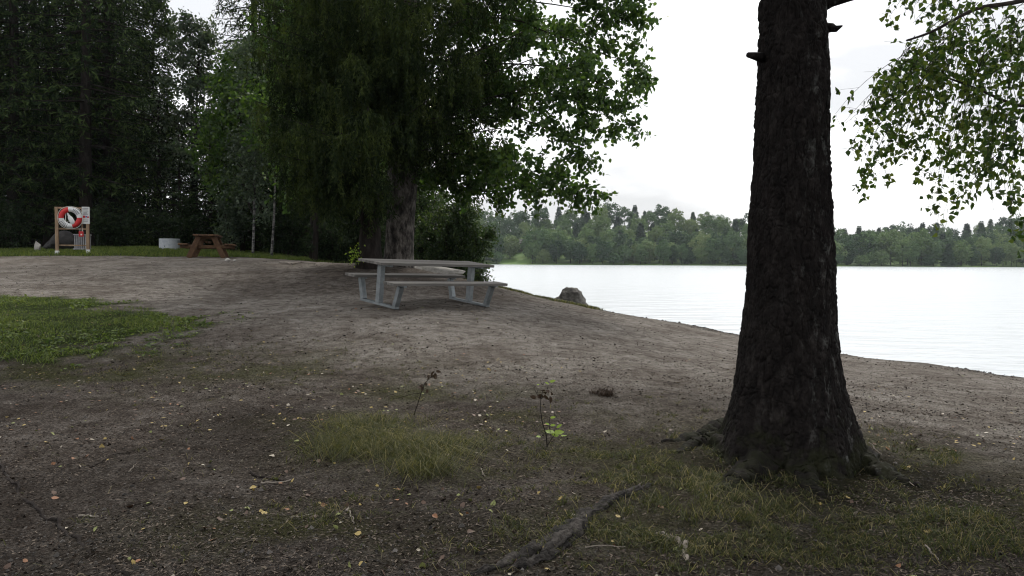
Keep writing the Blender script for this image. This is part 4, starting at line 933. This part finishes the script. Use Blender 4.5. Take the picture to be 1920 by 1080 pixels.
b = MB(); A = np.linspace(0, 2 * math.pi, 60); sc = 1 + .05 * np.abs(np.sin(A * 2))
tube(b, np.stack([np.cos(A) * (RB + rb_ + .012) * sc, 0 * A - .01, np.sin(A) * (RB + rb_ + .012) * sc], 1), .008, 6, cap=False); b.build('grab_rope', M['rope'], bu)
# white throwing bag in the ring
tb = empty('throw_bag', stw(-.02, -.09, 1.19), 'white rescue throw bag leaning inside the life buoy', 'throw bag', rz=yaw)
b = MB(); tl_ = np.array([-.11, 0, .25]); br_ = np.array([.10, -.02, -.17]); s = np.linspace(0, 1, 12)[:, None]
tube(b, tl_ + (br_ - tl_) * s, [.012, .03, .034, .04, .06, .075, .08, .082, .08, .078, .07, .04], 12); b.build('bag', M['white_paint'], tb, shade=True)
b = MB(); tube(b, [(-.15, 0, .25), (-.16, -.01, 0), (-.13, -.01, -.17), (-.08, -.01, -.05)], .012, 6); b.build('cord', M['rope'], tb)
# notice board
nb_ = empty('notice_sign', stw(Wd / 2 - .045, -.035, 1.36), 'white notice sign with red and blue band on the stand', 'sign', rz=yaw)
b = MB(); box(b, (0, 0, 0), (.245, .012, .60), bev=.003); b.build('sign_board', M['white_paint'], nb_)
b = MB(); box(b, (-.055, -.009, -.05), (.085, .006, .075)); box(b, (.07, -.009, -.06), (.06, .006, .05)); b.build('red_mark', M['red_paint'], nb_)
b = MB(); box(b, (.02, -.009, -.045), (.05, .006, .05)); b.build('blue_mark', M['blue_ink'], nb_)
for z_, w_, h_ in ((.24, .19, .012), (.195, .17, .012), (.15, .18, .012), (.105, .12, .012), (.03, .15, .008), (.05, .16, .008), (.07, .10, .008), (-.16, .17, .010), (-.21, .14, .010)):
    b = MB(); box(b, (-.01, -.009, z_), (w_, .006, h_)); b.build('text_line', M['ink'], nb_)

# red case hanging under the sign
rc = empty('rescue_case', stw(Wd / 2 - .20, -.02, .70), 'small red case with white emblem hanging below the middle rail', 'case', rz=yaw)
b = MB(); box(b, (0, 0, 0), (.15, .06, .19), bev=.012); b.build('case', M['red_paint'], rc)
b = MB(); box(b, (.01, -.034, -.02), (.05, .006, .05)); b.build('emblem', M['white_paint'], rc)
b = MB(); tube(b, [(-.04, 0, .09), (-.04, .03, .22)], .008, 5); tube(b, [(.04, 0, .09), (.04, .03, .22)], .008, 5); b.build('strap', M['rope'], rc)

# ------------------------------------------------------------------ stones, ring, grate
def stone(name, loc, s, mat, label, seed, rz=0, sink=.25, rough=.25, flat=0.0, cuts=8):
    r = np.random.default_rng(seed); n, m = 44, 30; u = np.arange(n) * 2 * math.pi / n; v = np.linspace(-math.pi / 2, math.pi / 2, m)
    U, Vv = np.meshgrid(u, v); P = np.stack([np.cos(U) * np.cos(Vv), np.sin(U) * np.cos(Vv), np.sin(Vv)], -1).reshape(-1, 3)
    for _ in range(cuts):
        nn = unit(r.normal(size=3) + [0, 0, .3]); dd = r.uniform(.55, .85); e = P @ nn - dd; P = P - np.clip(e, 0, None)[:, None] * nn * .95
    P = P * (1 + rough * .6 * fbm(P * 1.5, 3, seed) + rough * .25 * fbm(P * 6, 3, seed + 5))[:, None]
    P = P * np.asarray(s) / 2; i = np.arange(m - 1)[:, None] * n; j = np.arange(n)[None]; k = (j + 1) % n
    b = MB(); b.add(P, np.stack([i + j, i + k, i + n + k, i + n + j], -1).reshape(-1, 4))
    o = b.build(name, mat, shade=True); o.location = (loc[0], loc[1], loc[2] + s[2] * (.5 - sink)); o.rotation_euler = (0, 0, rz)
    return tag(o, label, 'rock')
sb = at(1069, 574, 22.6)
# shore boulder, outline with a steep right side and flat shoulder as in the photograph
def shore_boulder():
    r = np.random.default_rng(5); OUT = [(-.56, -.45), (-.53, .02), (-.46, .12), (-.30, .26), (-.22, .38), (-.10, .42), (.10, .405), (.26, .42), (.34, .36), (.44, .12), (.54, -.08), (.58, -.45)]
    OUT = np.array(OUT); s = np.linspace(0, 1, 60); so = np.r_[0, np.cumsum(np.linalg.norm(np.diff(OUT, axis=0), axis=1))]; so /= so[-1]
    O = np.stack([np.interp(s, so, OUT[:, k]) for k in range(2)], 1); n = len(O); m = 26; V = []
    for t in np.linspace(-1, 1, m):
        k = (1 - abs(t) ** 3.0) ** .55; kk = .25 + .75 * k
        for x, z in O: V.append((x * kk + .05 * t, t * .42, (z + .45) * (.1 + .9 * k) - .45))
    V = np.array(V); V += unit(V) * (.12 * fbm(V * 2.4, 3, 7) + .07 * fbm(V * 7, 4, 9))[:, None]
    i = np.arange(m - 1)[:, None] * n; j = np.arange(n - 1)[None]
    b = MB(); b.add(V, np.stack([i + j, i + j + 1, i + n + j + 1, i + n + j], -1).reshape(-1, 4))
    o = b.build('boulder', M['granite'], shade=True); o.location = (sb[0], sb[1], sb[2] + .08); o.rotation_euler = (0, 0, rad(-6))
    return tag(o, 'grey angular boulder standing alone at the edge of the lake', 'boulder')
shore_boulder()
p = g(815, 512); stone('flat_rock', (p[0], p[1] + .6, p[2]), (1.5, 1.0, .34), M['pale_stone'], 'pale flat rock on the mound behind the grey table', 81, .2, .35)
p = at(122, 462, 29); stone('boulder', (p[0], p[1], gz(p[0], p[1])), (1.0, .9, .95), M['dark_stone'], 'rounded dark grey boulder in shade behind the buoy stand', 82, .3, .2, .18, cuts=3)
p = at(103, 462, 29.6); stone('boulder', (p[0], p[1], gz(p[0], p[1])), (.9, .8, .7), M['dark_stone'], 'lower dark boulder left of the rounded one behind the stand', 86, .9, .2, .18, cuts=3)
p = at(70, 463, 28.6); stone('standing_stone', (p[0], p[1], gz(p[0], p[1])), (.26, .22, .5), M['pale_stone'], 'small pale upright stone left of the dark boulders', 83, 0, .1, .2)
p = g(426, 490); stone('stone', tuple(p), (.19, .15, .11), M['pale_stone'], 'whitish stone on the track beside the brown table', 84, 0, .2)
p = g(440, 490); stone('stone', tuple(p), (.11, .1, .07), M['pale_stone'], 'smaller whitish stone right of its larger neighbour on the track', 85, 1, .2)
# concrete ring
p = g(318, 468); cring = empty('concrete_ring', tuple(p), 'pale grey concrete ring with a small hole standing on grass', 'concrete ring')
n = 48; a = np.arange(n) * 2 * math.pi / n; ro, ri, h = .385, .315, .43
V = np.concatenate([np.stack([np.cos(a) * R_, np.sin(a) * R_, np.full(n, z_)], 1) for R_, z_ in ((ro, -.05), (ro, h - .01), (ro - .01, h), (ri + .01, h), (ri, h - .01), (ri, -.05))])
F = [[k * n + j, k * n + (j + 1) % n, (k + 1) * n + (j + 1) % n, (k + 1) * n + j] for k in range(5) for j in range(n)]
b = MB(); b.add(V, F); b.build('ring_wall', M['concrete'], cring)
ha = rad(-93); c_ = np.array([math.cos(ha), math.sin(ha), 0]); 
b = MB(); tube(b, [c_ * (ro - .02) + [0, 0, .13], c_ * (ro + .003) + [0, 0, .13]], .022, 12); b.build('drain_hole', M['ink'], cring)
# grey slatted crate behind the stand
p = at(155, 461, 28.2); gr = empty('slatted_crate', (p[0], p[1], gz(p[0], p[1])), 'grey slatted crate behind the right post of the stand', 'crate', rz=.1)
b = MB()
for k in range(6): box(b, (-.19 + .076 * k, 0, .34), (.045, .4, .5), bev=.004)
b.build('slats', M['zinc'], gr)
b = MB(); box(b, (0, 0, .07), (.5, .46, .05), bev=.004); box(b, (0, 0, .61), (.47, .44, .04), bev=.004); b.build('frame', M['zinc'], gr)

# ------------------------------------------------------------------ small plants in front
def sapling_dry(px, py, tips, label, seed, leaves=(), d_off=0):
    p0 = g(px, py); r = np.random.default_rng(seed); o = empty('sapling', tuple(p0), label, 'sapling'); d = p0[1]
    b = MB(); L = MB(); pts = []
    for path, rr_ in tips:
        P = [at(a, b_, d) - p0 for a, b_ in path]; P = np.array(P); P[:, 1] += np.linspace(0, r.uniform(-.08, .08), len(P)); tube(b, P, np.linspace(rr_, .002, len(P)), 6)
    b.build('stem', M['twig'], o)
    for (a, b_, sz, n) in leaves[0]:
        c = at(a, b_, d) - p0; pts.append(c + r.normal(size=(n, 3)) * sz * .25)
        D = r.normal(size=(n, 3)) * .6; D[:, 2] -= .5
        for q_ in range(n):
            L = MB(); cards(L, pts[-1][q_:q_ + 1], D[q_:q_ + 1], r.normal(size=(1, 3)), sz * r.uniform(.8, 1.2, 1), sz * r.uniform(.5, .8, 1), LEAF6, .5); L.build('withered_leaf', M['dead_leaf'], o)
    for (a, b_, sz, ang) in leaves[1]:
        Lg = MB(); c = at(a, b_, d) - p0 + [0, r.uniform(-.06, .06), 0]; D = np.array([[math.cos(ang), r.normal() * .4, math.sin(ang) * .5]])
        cards(Lg, c[None], D, np.array([[r.normal() * .2, -.5, .8]]), np.array([sz]), np.array([sz * .75]), LEAF6, .12); Lg.build('leaf', M['sapling'], o)
    return o
sapling_dry(1026, 838, [([(1026, 838), (1024, 815), (1016, 788), (1013, 765), (1014, 745), (1018, 728)], .005), ([(1014, 745), (1008, 742), (1004, 735)], .003), ([(1014, 748), (1022, 742), (1028, 728)], .003), ([(1026, 836), (1034, 822), (1040, 812)], .003), ([(1034, 822), (1030, 800), (1031, 785)], .002)],
            'twiggy sapling with withered top and fresh green leaves at its foot', 91,
            ([(1006, 745, .05, 3), (1021, 735, .05, 3), (1029, 738, .05, 3)], [(1030, 715, .045, .5), (1030, 722, .035, 2.4), (1007, 723, .02, .3), (1032, 785, .04, .3), (1030, 795, .035, 2.6), (1032, 800, .04, .2), (1040, 812, .075, 2.9), (1038, 813, .08, .2), (1052, 815, .055, -.1), (1014, 818, .04, 3.0), (1044, 805, .05, .9), (1034, 815, .06, -.4)]))
sapling_dry(776, 778, [([(776, 778), (784, 755), (790, 735), (797, 718), (808, 708), (818, 700)], .005), ([(790, 737), (770, 738), (748, 744)], .002), ([(797, 718), (794, 722), (790, 724)], .003)],
            'bare leaning sapling with shrivelled dark leaves left of the green one', 92, ([(818, 699, .05, 4), (806, 707, .04, 3), (793, 722, .045, 4), (800, 732, .03, 2), (781, 753, .03, 2)], []))
p0 = at(664, 492, 17.6); p0[2] = gz(p0[0], p0[1]); o = empty('sapling', tuple(p0), 'small bright yellow green sapling left of the spruce trunk', 'sapling'); b = MB(); r = np.random.default_rng(93); pts = []
for k in range(4):
    P = twig_path((0, 0, 0), (r.normal() * .25, r.normal() * .2, 1), .55, -.02, r, 4, .08); tube(b, P, .004, 5); pts.append(np.stack([np.interp(r.uniform(.25, 1, 26), np.linspace(0, 1, 5), P[:, q_]) for q_ in range(3)], 1) + r.normal(size=(26, 3)) * .05)
b.build('stem', M['twig'], o); L = MB(); leaves_on(L, pts, r, .07, .1, LEAFB, .7); L.build('leaf', M['sapling'], o)
p = g(1131, 741); b = MB(); r = np.random.default_rng(94); blades(b, np.array(p) + r.normal(size=(420, 3)) * [.05, .05, .003], r.uniform(.03, .085, 420), .007, .9, r)
tag(b.build('withered_tuft', M['dead_leaf'], origin=p), 'dark withered clump on the bare soil before the trunk', 'plant')

# ------------------------------------------------------------------ grass
def scatter_disc(px, py, rx, ry, n, r, thr=-.25):
    c = g(px, py); x = c[0] + r.normal(size=n) * rx * .55; y = c[1] + r.normal(size=n) * ry * .55
    q_ = np.stack([x, y, 0 * x], 1); k = fbm(q_ * 6.5, 2, 55) > r.normal(size=n) * .12 + thr; x, y = x[k], y[k]
    return np.stack([x, y, zg(x, y) - .004], 1)
def tufts(P, r, h):
    """pull blades together into little tufts"""
    c = P[r.integers(0, len(P), max(2, len(P) // 14))]; Q = c[r.integers(0, len(c), len(P))] + r.normal(size=(len(P), 3)) * [h * .22, h * .22, 0]
    m = r.random(len(P)) < .65; P = np.where(m[:, None], Q, P); P[:, 2] = zg(P[:, 0], P[:, 1]) - .004
    return P
r = np.random.default_rng(101); b = MB()
for (px, py, rx, ry, n, h) in ((700, 838, .30, .20, 1500, .19), (770, 852, .30, .22, 1500, .19), (800, 888, .16, .12, 700, .18), (650, 800, .26, .18, 420, .13), (860, 835, .25, .2, 420, .12), (730, 800, .36, .2, 520, .13), (640, 850, .2, .16, 420, .16)):
    P = tufts(scatter_disc(px, py, rx, ry, n, r, -.5), r, h); blades(b, P, h * r.uniform(.35, 1.3, len(P)), .003, 1.6, r)
tag(b.build('grass_clump', M['grass_soft']), 'soft fine grass clump on bare soil in the middle foreground', 'grass', kind='stuff')
b = MB()
for (px, py, rx, ry, n, h) in ((1185, 862, .26, .2, 700, .09), (1150, 895, .18, .15, 450, .07), (1270, 905, .46, .28, 1500, .11), (1340, 945, .42, .3, 1700, .13), (1240, 965, .42, .3, 1200, .09), (1400, 960, .32, .24, 650, .11), (1100, 1005, .4, .24, 900, .07), (1180, 1035, .45, .24, 900, .07), (1310, 1030, .55, .28, 900, .08),
                               (1060, 965, .2, .16, 380, .08), (980, 885, .4, .3, 260, .05), (620, 965, .22, .18, 260, .09), (640, 990, .3, .2, 200, .06), (850, 970, .25, .2, 200, .07), (540, 1000, .9, .5, 500, .05), (900, 1040, .9, .4, 500, .05), (1000, 770, .7, .8, 600, .05), (860, 740, .8, .9, 900, .06), (1280, 780, .7, .7, 800, .06), (1290, 830, .4, .3, 600, .08), (330, 700, 1.6, .8, 3600, .05), (470, 660, 1.4, .8, 3000, .05), (180, 690, 1.4, .7, 2600, .05), (620, 700, 1.2, .9, 1600, .045), (200, 760, 1.5, .8, 500, .04)):
    P = tufts(scatter_disc(px, py, rx, ry, int(n * .6), r, -.05), r, h); blades(b, P, h * .72 * r.uniform(.35, 1.5, len(P)), .0036, 1.3, r)
for (px, py, rx, ry, n, h) in ((1150, 850, .8, .5, 2600, .04), (1300, 900, .8, .5, 3000, .045), (1200, 980, 1.0, .4, 3200, .04), (1350, 1020, 1.0, .35, 2600, .04), (1000, 830, .9, .7, 1500, .035), (900, 960, 1.0, .5, 1200, .035), (1700, 880, .8, .6, 2400, .045), (1750, 990, .9, .4, 2400, .045), (1560, 1020, .8, .35, 1500, .035)):
    P = tufts(scatter_disc(px, py, rx, ry, n, r, .02), r, h); blades(b, P, h * r.uniform(.4, 1.4, len(P)), .004, 1.5, r)
P = scatter_disc(1000, 900, 2.6, 2.2, 2600, r, -.1); blades(b, P, r.uniform(.015, .07, len(P)), .0035, 1.6, r)
tag(b.build('grass_tufts', M['grass_dry']), 'sparse olive grass and dry stalks left of the big trunk base', 'grass', kind='stuff')
b = MB()
for (px, py, rx, ry, n, h) in ((1840, 985, .4, .24, 1300, .11), (1780, 965, .28, .2, 600, .10), (1880, 1030, .4, .22, 900, .11), (1900, 960, .4, .25, 500, .09), (1700, 830, .5, .4, 800, .07), (1640, 800, .2, .3, 500, .09), (1760, 860, .5, .35, 800, .08), (1700, 1000, .5, .3, 700, .07), (1600, 1040, .6, .25, 700, .06), (1450, 1000, .5, .3, 700, .06), (1810, 900, .5, .3, 500, .07), (1450, 900, .5, .12, 500, .07), (1640, 880, .2, .2, 350, .1), (1330, 870, .2, .12, 300, .12)):
    P = tufts(scatter_disc(px, py, rx, ry, int(n * .5), r, -.05), r, h); blades(b, P, h * .72 * r.uniform(.35, 1.5, len(P)), .0038, 1.3, r)
tag(b.build('grass_tufts', M['grass_shade']), 'greener grass tufts right of the big trunk base', 'grass', kind='stuff')
# left lawn patch: blades where the lawn colour lies
lawn_g = lawn.reshape(ny_, nx_)
def lawn_pts(x0, x1, y0, y1, n, r, thr=.45):
    x = r.uniform(x0, x1, n); y = r.uniform(y0, y1, n)
    ix = np.clip(np.searchsorted(gx, x), 0, nx_ - 1); iy = np.clip(np.searchsorted(gy, y), 0, ny_ - 1)
    k = lawn_g[iy, ix] > thr + r.uniform(-.35, .35, n); x, y = x[k], y[k]
    return np.stack([x, y, zg(x, y) - .005], 1)
b = MB(); P = lawn_pts(-14, -3, 7.5, 15.5, 56000, r, .42); hh = .025 + .075 * np.clip(.5 + .8 * vnoise(P * [1.6, 1.6, 0], 71), 0, 1) * r.uniform(.5, 1.3, len(P)); blades(b, P, hh, .009, 1.2, r)
m_ = P[r.random(len(P)) < .35] + [0, 0, .03]; D = r.normal(size=(len(m_), 3)); D[:, 2] = .2
kk = vnoise(m_ * [1.1, 1.1, 0], 72) > 0; m_, D = m_[kk], D[kk]; cards(b, m_, D, r.normal(size=(len(m_), 3)) * .5 + [0, 0, 1], r.uniform(.03, .07, len(m_)), r.uniform(.025, .05, len(m_)), LEAF6, 0, 1)
tag(b.build('grass_patch', [M['grass'], M['weed']]), 'bright green grass and weeds left of the bare soil', 'grass', kind='stuff')
b = MB(); P = lawn_pts(-28, -5, 24.5, 33, 50000, r); blades(b, P, r.uniform(.06, .18, len(P)), .018, .8, r)
tag(b.build('grass_verge', M['grass']), 'shaded grass verge along the foot of the wood', 'grass', kind='stuff')
# bank grass along the lake lip
n = 16000; t_ = r.uniform(0, 1, n); seg = SHORE[8:11]; u = np.interp(t_, np.linspace(0, 1, 5), [0, .3, .55, .8, 1])
lx = np.interp(t_, [0, .5, .8, 1], [2.3, 1.2, -.15, -1.3]) ; ly = np.interp(t_, [0, .5, .8, 1], [20.6, 21.1, 21.4, 22.0])
off_ = .12 + np.abs(r.normal(0, .9, n)) * (.5 + .5 * t_); x = lx - .2 * off_ + r.normal(0, .12, n); y = ly - off_
k = vnoise(np.stack([x * 1.6, y * 1.6, 0 * x], 1), 88) > -.15; x, y = x[k], y[k]
b = MB(); blades(b, np.stack([x, y, zg(x, y) - .01], 1), r.uniform(.04, .13, len(x)), .012, .9, r)
tag(b.build('grass_strip', M['grass_dry']), 'yellowish grass strip along the lip of the lake bank', 'grass', kind='stuff')

# ------------------------------------------------------------------ litter: leaves, twigs, gravel
def leaf_mesh(mat, seed):
    r = np.random.default_rng(seed); n = 7; u = np.linspace(0, 1, n); w = np.sin(np.clip(u, 0, 1) ** .75 * math.pi) * .38 + .015
    cu, cv = r.uniform(-.4, .5), r.uniform(-.2, .8); V = []
    for k in range(n):
        for s_ in (-1, 0, 1): V.append((u[k] - .5, s_ * w[k], cu * (u[k] - .5) ** 2 + cv * (abs(s_) * w[k]) ** 2 * 1.6 + (.02 if s_ else 0)))
    F = [[k * 3 + j, k * 3 + j + 1, k * 3 + j + 4, k * 3 + j + 3] for k in range(n - 1) for j in range(2)]
    b = MB(); b.add(V, F); return b.mesh('fallen_leaf', mat, True)
LM = {nm: [leaf_mesh(m, 700 + 7 * k + j) for j in range(3)] for k, (nm, m) in enumerate(LITTER.items())}
LAB = {'yellow': ('fallen yellow birch leaf lying on the ground', 'yellow fallen leaves'), 'pale': ('fallen whitish dry leaf lying on the ground', 'whitish fallen leaves'), 'orange': ('fallen orange leaf lying on the ground', 'orange fallen leaves'),
       'brown': ('fallen dark brown leaf lying on the ground', 'brown fallen leaves'), 'green': ('fallen yellow green leaf lying on the ground', 'yellow green fallen leaves')}
r = np.random.default_rng(111); KN = ['yellow', 'pale', 'orange', 'brown', 'green']; KP = [.27, .13, .14, .34, .12]
def litter_pts(n, r, dmin, dmax):
    """denser under the trees in front, thinning out over the trodden sand"""
    out = []; cl = [g(*c)[:2] for c in ((870, 850), (960, 800), (430, 900), (560, 870), (150, 840), (700, 960), (1120, 980), (1700, 980), (300, 980), (640, 740))]
    while len(out) < n:
        if dmax < 7 and r.random() < .33:
            c = cl[r.integers(len(cl))] + r.normal(size=2) * .24; out.append((c[0], c[1])); continue
        d = math.exp(r.uniform(math.log(dmin), math.log(dmax))); x = r.uniform(-.72, .72) * d
        dens = .5 + .5 * vnoise(np.array([[x * 1.1, d * 1.1, 0]]), 15)[0] + (.35 if x < .2 else -.05) + (-.35 if (d > 6 and x > 0) else 0)
        if r.random() < dens and shore_dist(np.array([x]), np.array([d]))[0] > .4: out.append((x, d))
    return np.array(out)
lp = litter_pts(290, r, 2.85, 6.2); lz = zg(lp[:, 0], lp[:, 1])
for (x, y), z in zip(lp, lz):
    nm = KN[r.choice(5, p=KP)]; o = bpy.data.objects.new('fallen_leaf', LM[nm][r.integers(3)]); COL.objects.link(o)
    s = r.uniform(.018, .042); o.scale = (s, s, s); o.location = (x, y, z + .005); o.rotation_euler = (r.normal() * .5, r.normal() * .5, r.uniform(0, 6.28))
    tag(o, LAB[nm][0], 'leaf', LAB[nm][1])
lp = np.concatenate([litter_pts(1150, r, 5.5, 13), litter_pts(220, r, 12, 22)]); lz = zg(lp[:, 0], lp[:, 1]); b = MB()
n = len(lp); sz = r.uniform(.018, .042, n); D = r.normal(size=(n, 3)); D[:, 2] *= .15; mi = r.choice(5, n, p=KP)
for k in range(5):
    q_ = mi == k; cards(b, np.c_[lp[q_], lz[q_] + .008], D[q_], np.tile([0, 0, 1.], (q_.sum(), 1)) + r.normal(size=(q_.sum(), 3)) * .25, sz[q_], sz[q_] * .75, LEAF6, .2, k)
tag(b.build('leaf_litter', list(LITTER.values())), 'scattered small fallen leaves farther out on the ground', 'leaves', kind='stuff')
# needles, bark bits and gravel
b = MB(); n = 95000; d = 2.7 + 7.5 * r.random(n) ** 1.6; x = r.uniform(-.75, .75, n) * d; keep = vnoise(np.stack([x * 2, d * 2, 0 * x], 1), 19) > r.uniform(-1, .6, n); x, d = x[keep], d[keep]; n = len(x)
D = r.normal(size=(n, 3)); D[:, 2] *= .2
cards(b, np.stack([x, d, zg(x, d) + .004], 1), D, np.tile([0, 0, 1.], (n, 1)) + r.normal(size=(n, 3)) * .6, r.uniform(.006, .035, n), r.uniform(.0025, .009, n))
M['debris'] = leaf_mat('needle_litter', [(.2, (.011, .009, .0075)), (.5, (.046, .035, .027)), (.75, (.095, .075, .060)), (.93, (.15, .12, .09)), (.99, (.3, .26, .21))], 0, .8, 4, isl=.8)
n = 16000; d = 7 + 14 * r.random(n) ** 1.2; x = r.uniform(-.75, .75, n) * d; keep = (vnoise(np.stack([x * 1.2, d * 1.2, 0 * x], 1), 39) > r.uniform(-1, .8, n)) & (shore_dist(x, d) > .3); x, d = x[keep], d[keep]; n = len(x)
D = r.normal(size=(n, 3)); D[:, 2] *= .3
cards(b, np.stack([x, d, zg(x, d) + .006], 1), D, np.tile([0, 0, 1.], (n, 1)) + r.normal(size=(n, 3)) * .7, r.uniform(.015, .06, n), r.uniform(.008, .022, n))
tag(b.build('needle_litter', M['debris']), 'dry needles and bark crumbs over the soil', 'litter', kind='stuff')
b = MB(); n = 26000; d = 2.7 + 9.5 * r.random(n) ** 1.7; x = r.uniform(-.75, .75, n) * d; keep = vnoise(np.stack([x * 1.5, d * 1.5, 0 * x], 1), 29) > r.uniform(-1, .6, n); x, d = x[keep], d[keep]; n = len(x)
OC = np.array([(1, 0, 0), (-.2, .9, 0), (-.9, -.2, 0), (.1, -1, 0), (0, 0, .8)]); s = r.uniform(.002, .007, n) * (1 + (r.random(n) > .985) * 1.8); a = r.uniform(0, 6.28, n)
co, si = np.cos(a), np.sin(a); Vx = OC[None] * s[:, None, None] * r.uniform(.7, 1.3, (n, 5, 1)); V = np.stack([Vx[..., 0] * co[:, None] - Vx[..., 1] * si[:, None], Vx[..., 0] * si[:, None] + Vx[..., 1] * co[:, None], Vx[..., 2]], -1) + np.stack([x, d, zg(x, d) + .001], 1)[:, None]
i = np.arange(n)[:, None] * 5; b.add(V.reshape(-1, 3), np.concatenate([i + [[0, 1, 4]], i + [[1, 2, 4]], i + [[2, 3, 4]], i + [[3, 0, 4]]]))
n = 9000; d = 2.7 + 9 * r.random(n) ** 1.5; x = r.uniform(-.75, .75, n) * d; keep = vnoise(np.stack([x * 1.1, d * 1.1, 0 * x], 1), 49) > r.uniform(-1, .5, n); x, d = x[keep], d[keep]; n = len(x)
s = r.uniform(.005, .013, n); Vx = OC[None] * s[:, None, None] * r.uniform(.5, 1.4, (n, 5, 1)); V = Vx + np.stack([x, d, zg(x, d) - .001], 1)[:, None]
i = np.arange(n)[:, None] * 5; b.add(V.reshape(-1, 3), np.concatenate([i + [[0, 1, 4]], i + [[1, 2, 4]], i + [[2, 3, 4]], i + [[3, 0, 4]]]), 1)
n = 5200; k_ = r.integers(3, 9, n); t_ = r.random(n)[:, None]; q_ = SHORE[k_] * (1 - t_) + SHORE[k_ + 1] * t_ + r.normal(size=(n, 2)) * .45; sd_ = shore_dist(q_[:, 0], q_[:, 1]); q_ = q_[(sd_ > -.25) & (sd_ < .8) & (vnoise(np.c_[q_ * .9, q_[:, 0] * 0], 59) > -.1)]; n = len(q_)
s = r.uniform(.006, .02, n) * (1 + 1.6 * (r.random(n) > .95)); Vx = OC[None] * s[:, None, None] * r.uniform(.6, 1.3, (n, 5, 1)); V = Vx + np.c_[q_, zg(q_[:, 0], q_[:, 1]) - .001][:, None]
i = np.arange(n)[:, None] * 5; b.add(V.reshape(-1, 3), np.concatenate([i + [[0, 1, 4]], i + [[1, 2, 4]], i + [[2, 3, 4]], i + [[3, 0, 4]]]), 0)
M['clod'] = leaf_mat('soil_crumbs', [(.2, (.006, .005, .004)), (.6, (.024, .018, .014)), (.95, (.07, .055, .045))], 0, .95, 4, isl=.8, spec=.03)
M['gravel'] = leaf_mat('gravel', [(.2, (.012, .011, .010)), (.6, (.045, .041, .037)), (.9, (.11, .10, .092)), (.98, (.24, .23, .21))], 0, .85, 4, isl=.8)
tag(b.build('gravel', [M['gravel'], M['clod']]), 'fine grey gravel strewn over the soil', 'gravel', kind='stuff')
# single twigs that can be told apart
def stick(path, rr_, label, seed, mat='dead_wood', lift=.008):
    r = np.random.default_rng(seed); P = np.array([g(a, b_) for a, b_ in path]); s = np.linspace(0, 1, 12); so = np.linspace(0, 1, len(P)); Q = np.stack([np.interp(s, so, P[:, k]) for k in range(3)], 1)
    Q[:, :2] += r.normal(size=(12, 2)) * .004; Q[:, 2] = zg(Q[:, 0], Q[:, 1]) + lift
    b = MB(); tube(b, Q, np.linspace(rr_, rr_ * .5, 12), 6); tag(b.build('fallen_twig', M[mat], origin=Q[0]), label, 'twig')
stick([(470, 888), (500, 898), (530, 905)], .009, 'thick dark twig among yellow leaves in the left foreground', 1, 'bark_dark')
stick([(490, 908), (515, 910), (545, 902)], .006, 'thin brown twig just below the thick dark one', 2)
stick([(168, 878), (195, 868), (205, 856), (240, 852), (262, 842)], .005, 'crooked twig lying on bare soil at the left', 3, 'twig')
stick([(242, 888), (256, 874)], .003, 'short pale straw beside the crooked twig', 4)
stick([(150, 972), (185, 971)], .006, 'short whitish twig near the thin curving root', 5)
stick([(652, 958), (664, 985)], .005, 'pale bent twig on soil below the soft grass clump', 6)
stick([(545, 976), (588, 968)], .004, 'pale thin twig left of the bent one', 7)
stick([(1100, 1030), (1135, 1029), (1175, 1029)], .003, 'straight thin straw beside the mossy root', 8)
stick([(1630, 838), (1655, 862)], .004, 'pale twig leaning at the right foot of the big trunk', 9, lift=.03)
stick([(1650, 884), (1690, 898), (1715, 918)], .005, 'long pale twig right of the big trunk', 10, lift=.02)
stick([(1672, 902), (1640, 886)], .004, 'short pale twig crossing the long one right of the trunk', 11, lift=.025)
stick([(1735, 1035), (1760, 1062)], .004, 'pale stalk in the grass at the lower right', 12, lift=.02)
stick([(900, 880), (908, 895)], .004, 'short light twig right of the soft grass clump', 13)
stick([(525, 494), (545, 497), (565, 494), (592, 496)], .03, 'fallen branch on the mound left of the two trunks', 14, 'dead_wood', .03)

# ------------------------------------------------------------------ haze over the lake
hz = MB(); box(hz, (150, 420, 21), (1400, 1000, 50)); ho = hz.build('haze', None) if False else None
hm_ = bpy.data.materials.new('haze'); hm_.use_nodes = True; hn = hm_.node_tree.nodes; hl = hm_.node_tree.links
hn.remove(hn['Principled BSDF']); pv = hn.new('ShaderNodeVolumePrincipled'); pv.inputs['Color'].default_value = (.86, .93, 1.0, 1); pv.inputs['Density'].default_value = .00011
hl.new(pv.outputs[0], hn['Material Output'].inputs['Volume'])
hz = MB(); box(hz, (150, 700, 24), (2000, 1700, 62)); tag(hz.build('haze', hm_), kind='stuff')
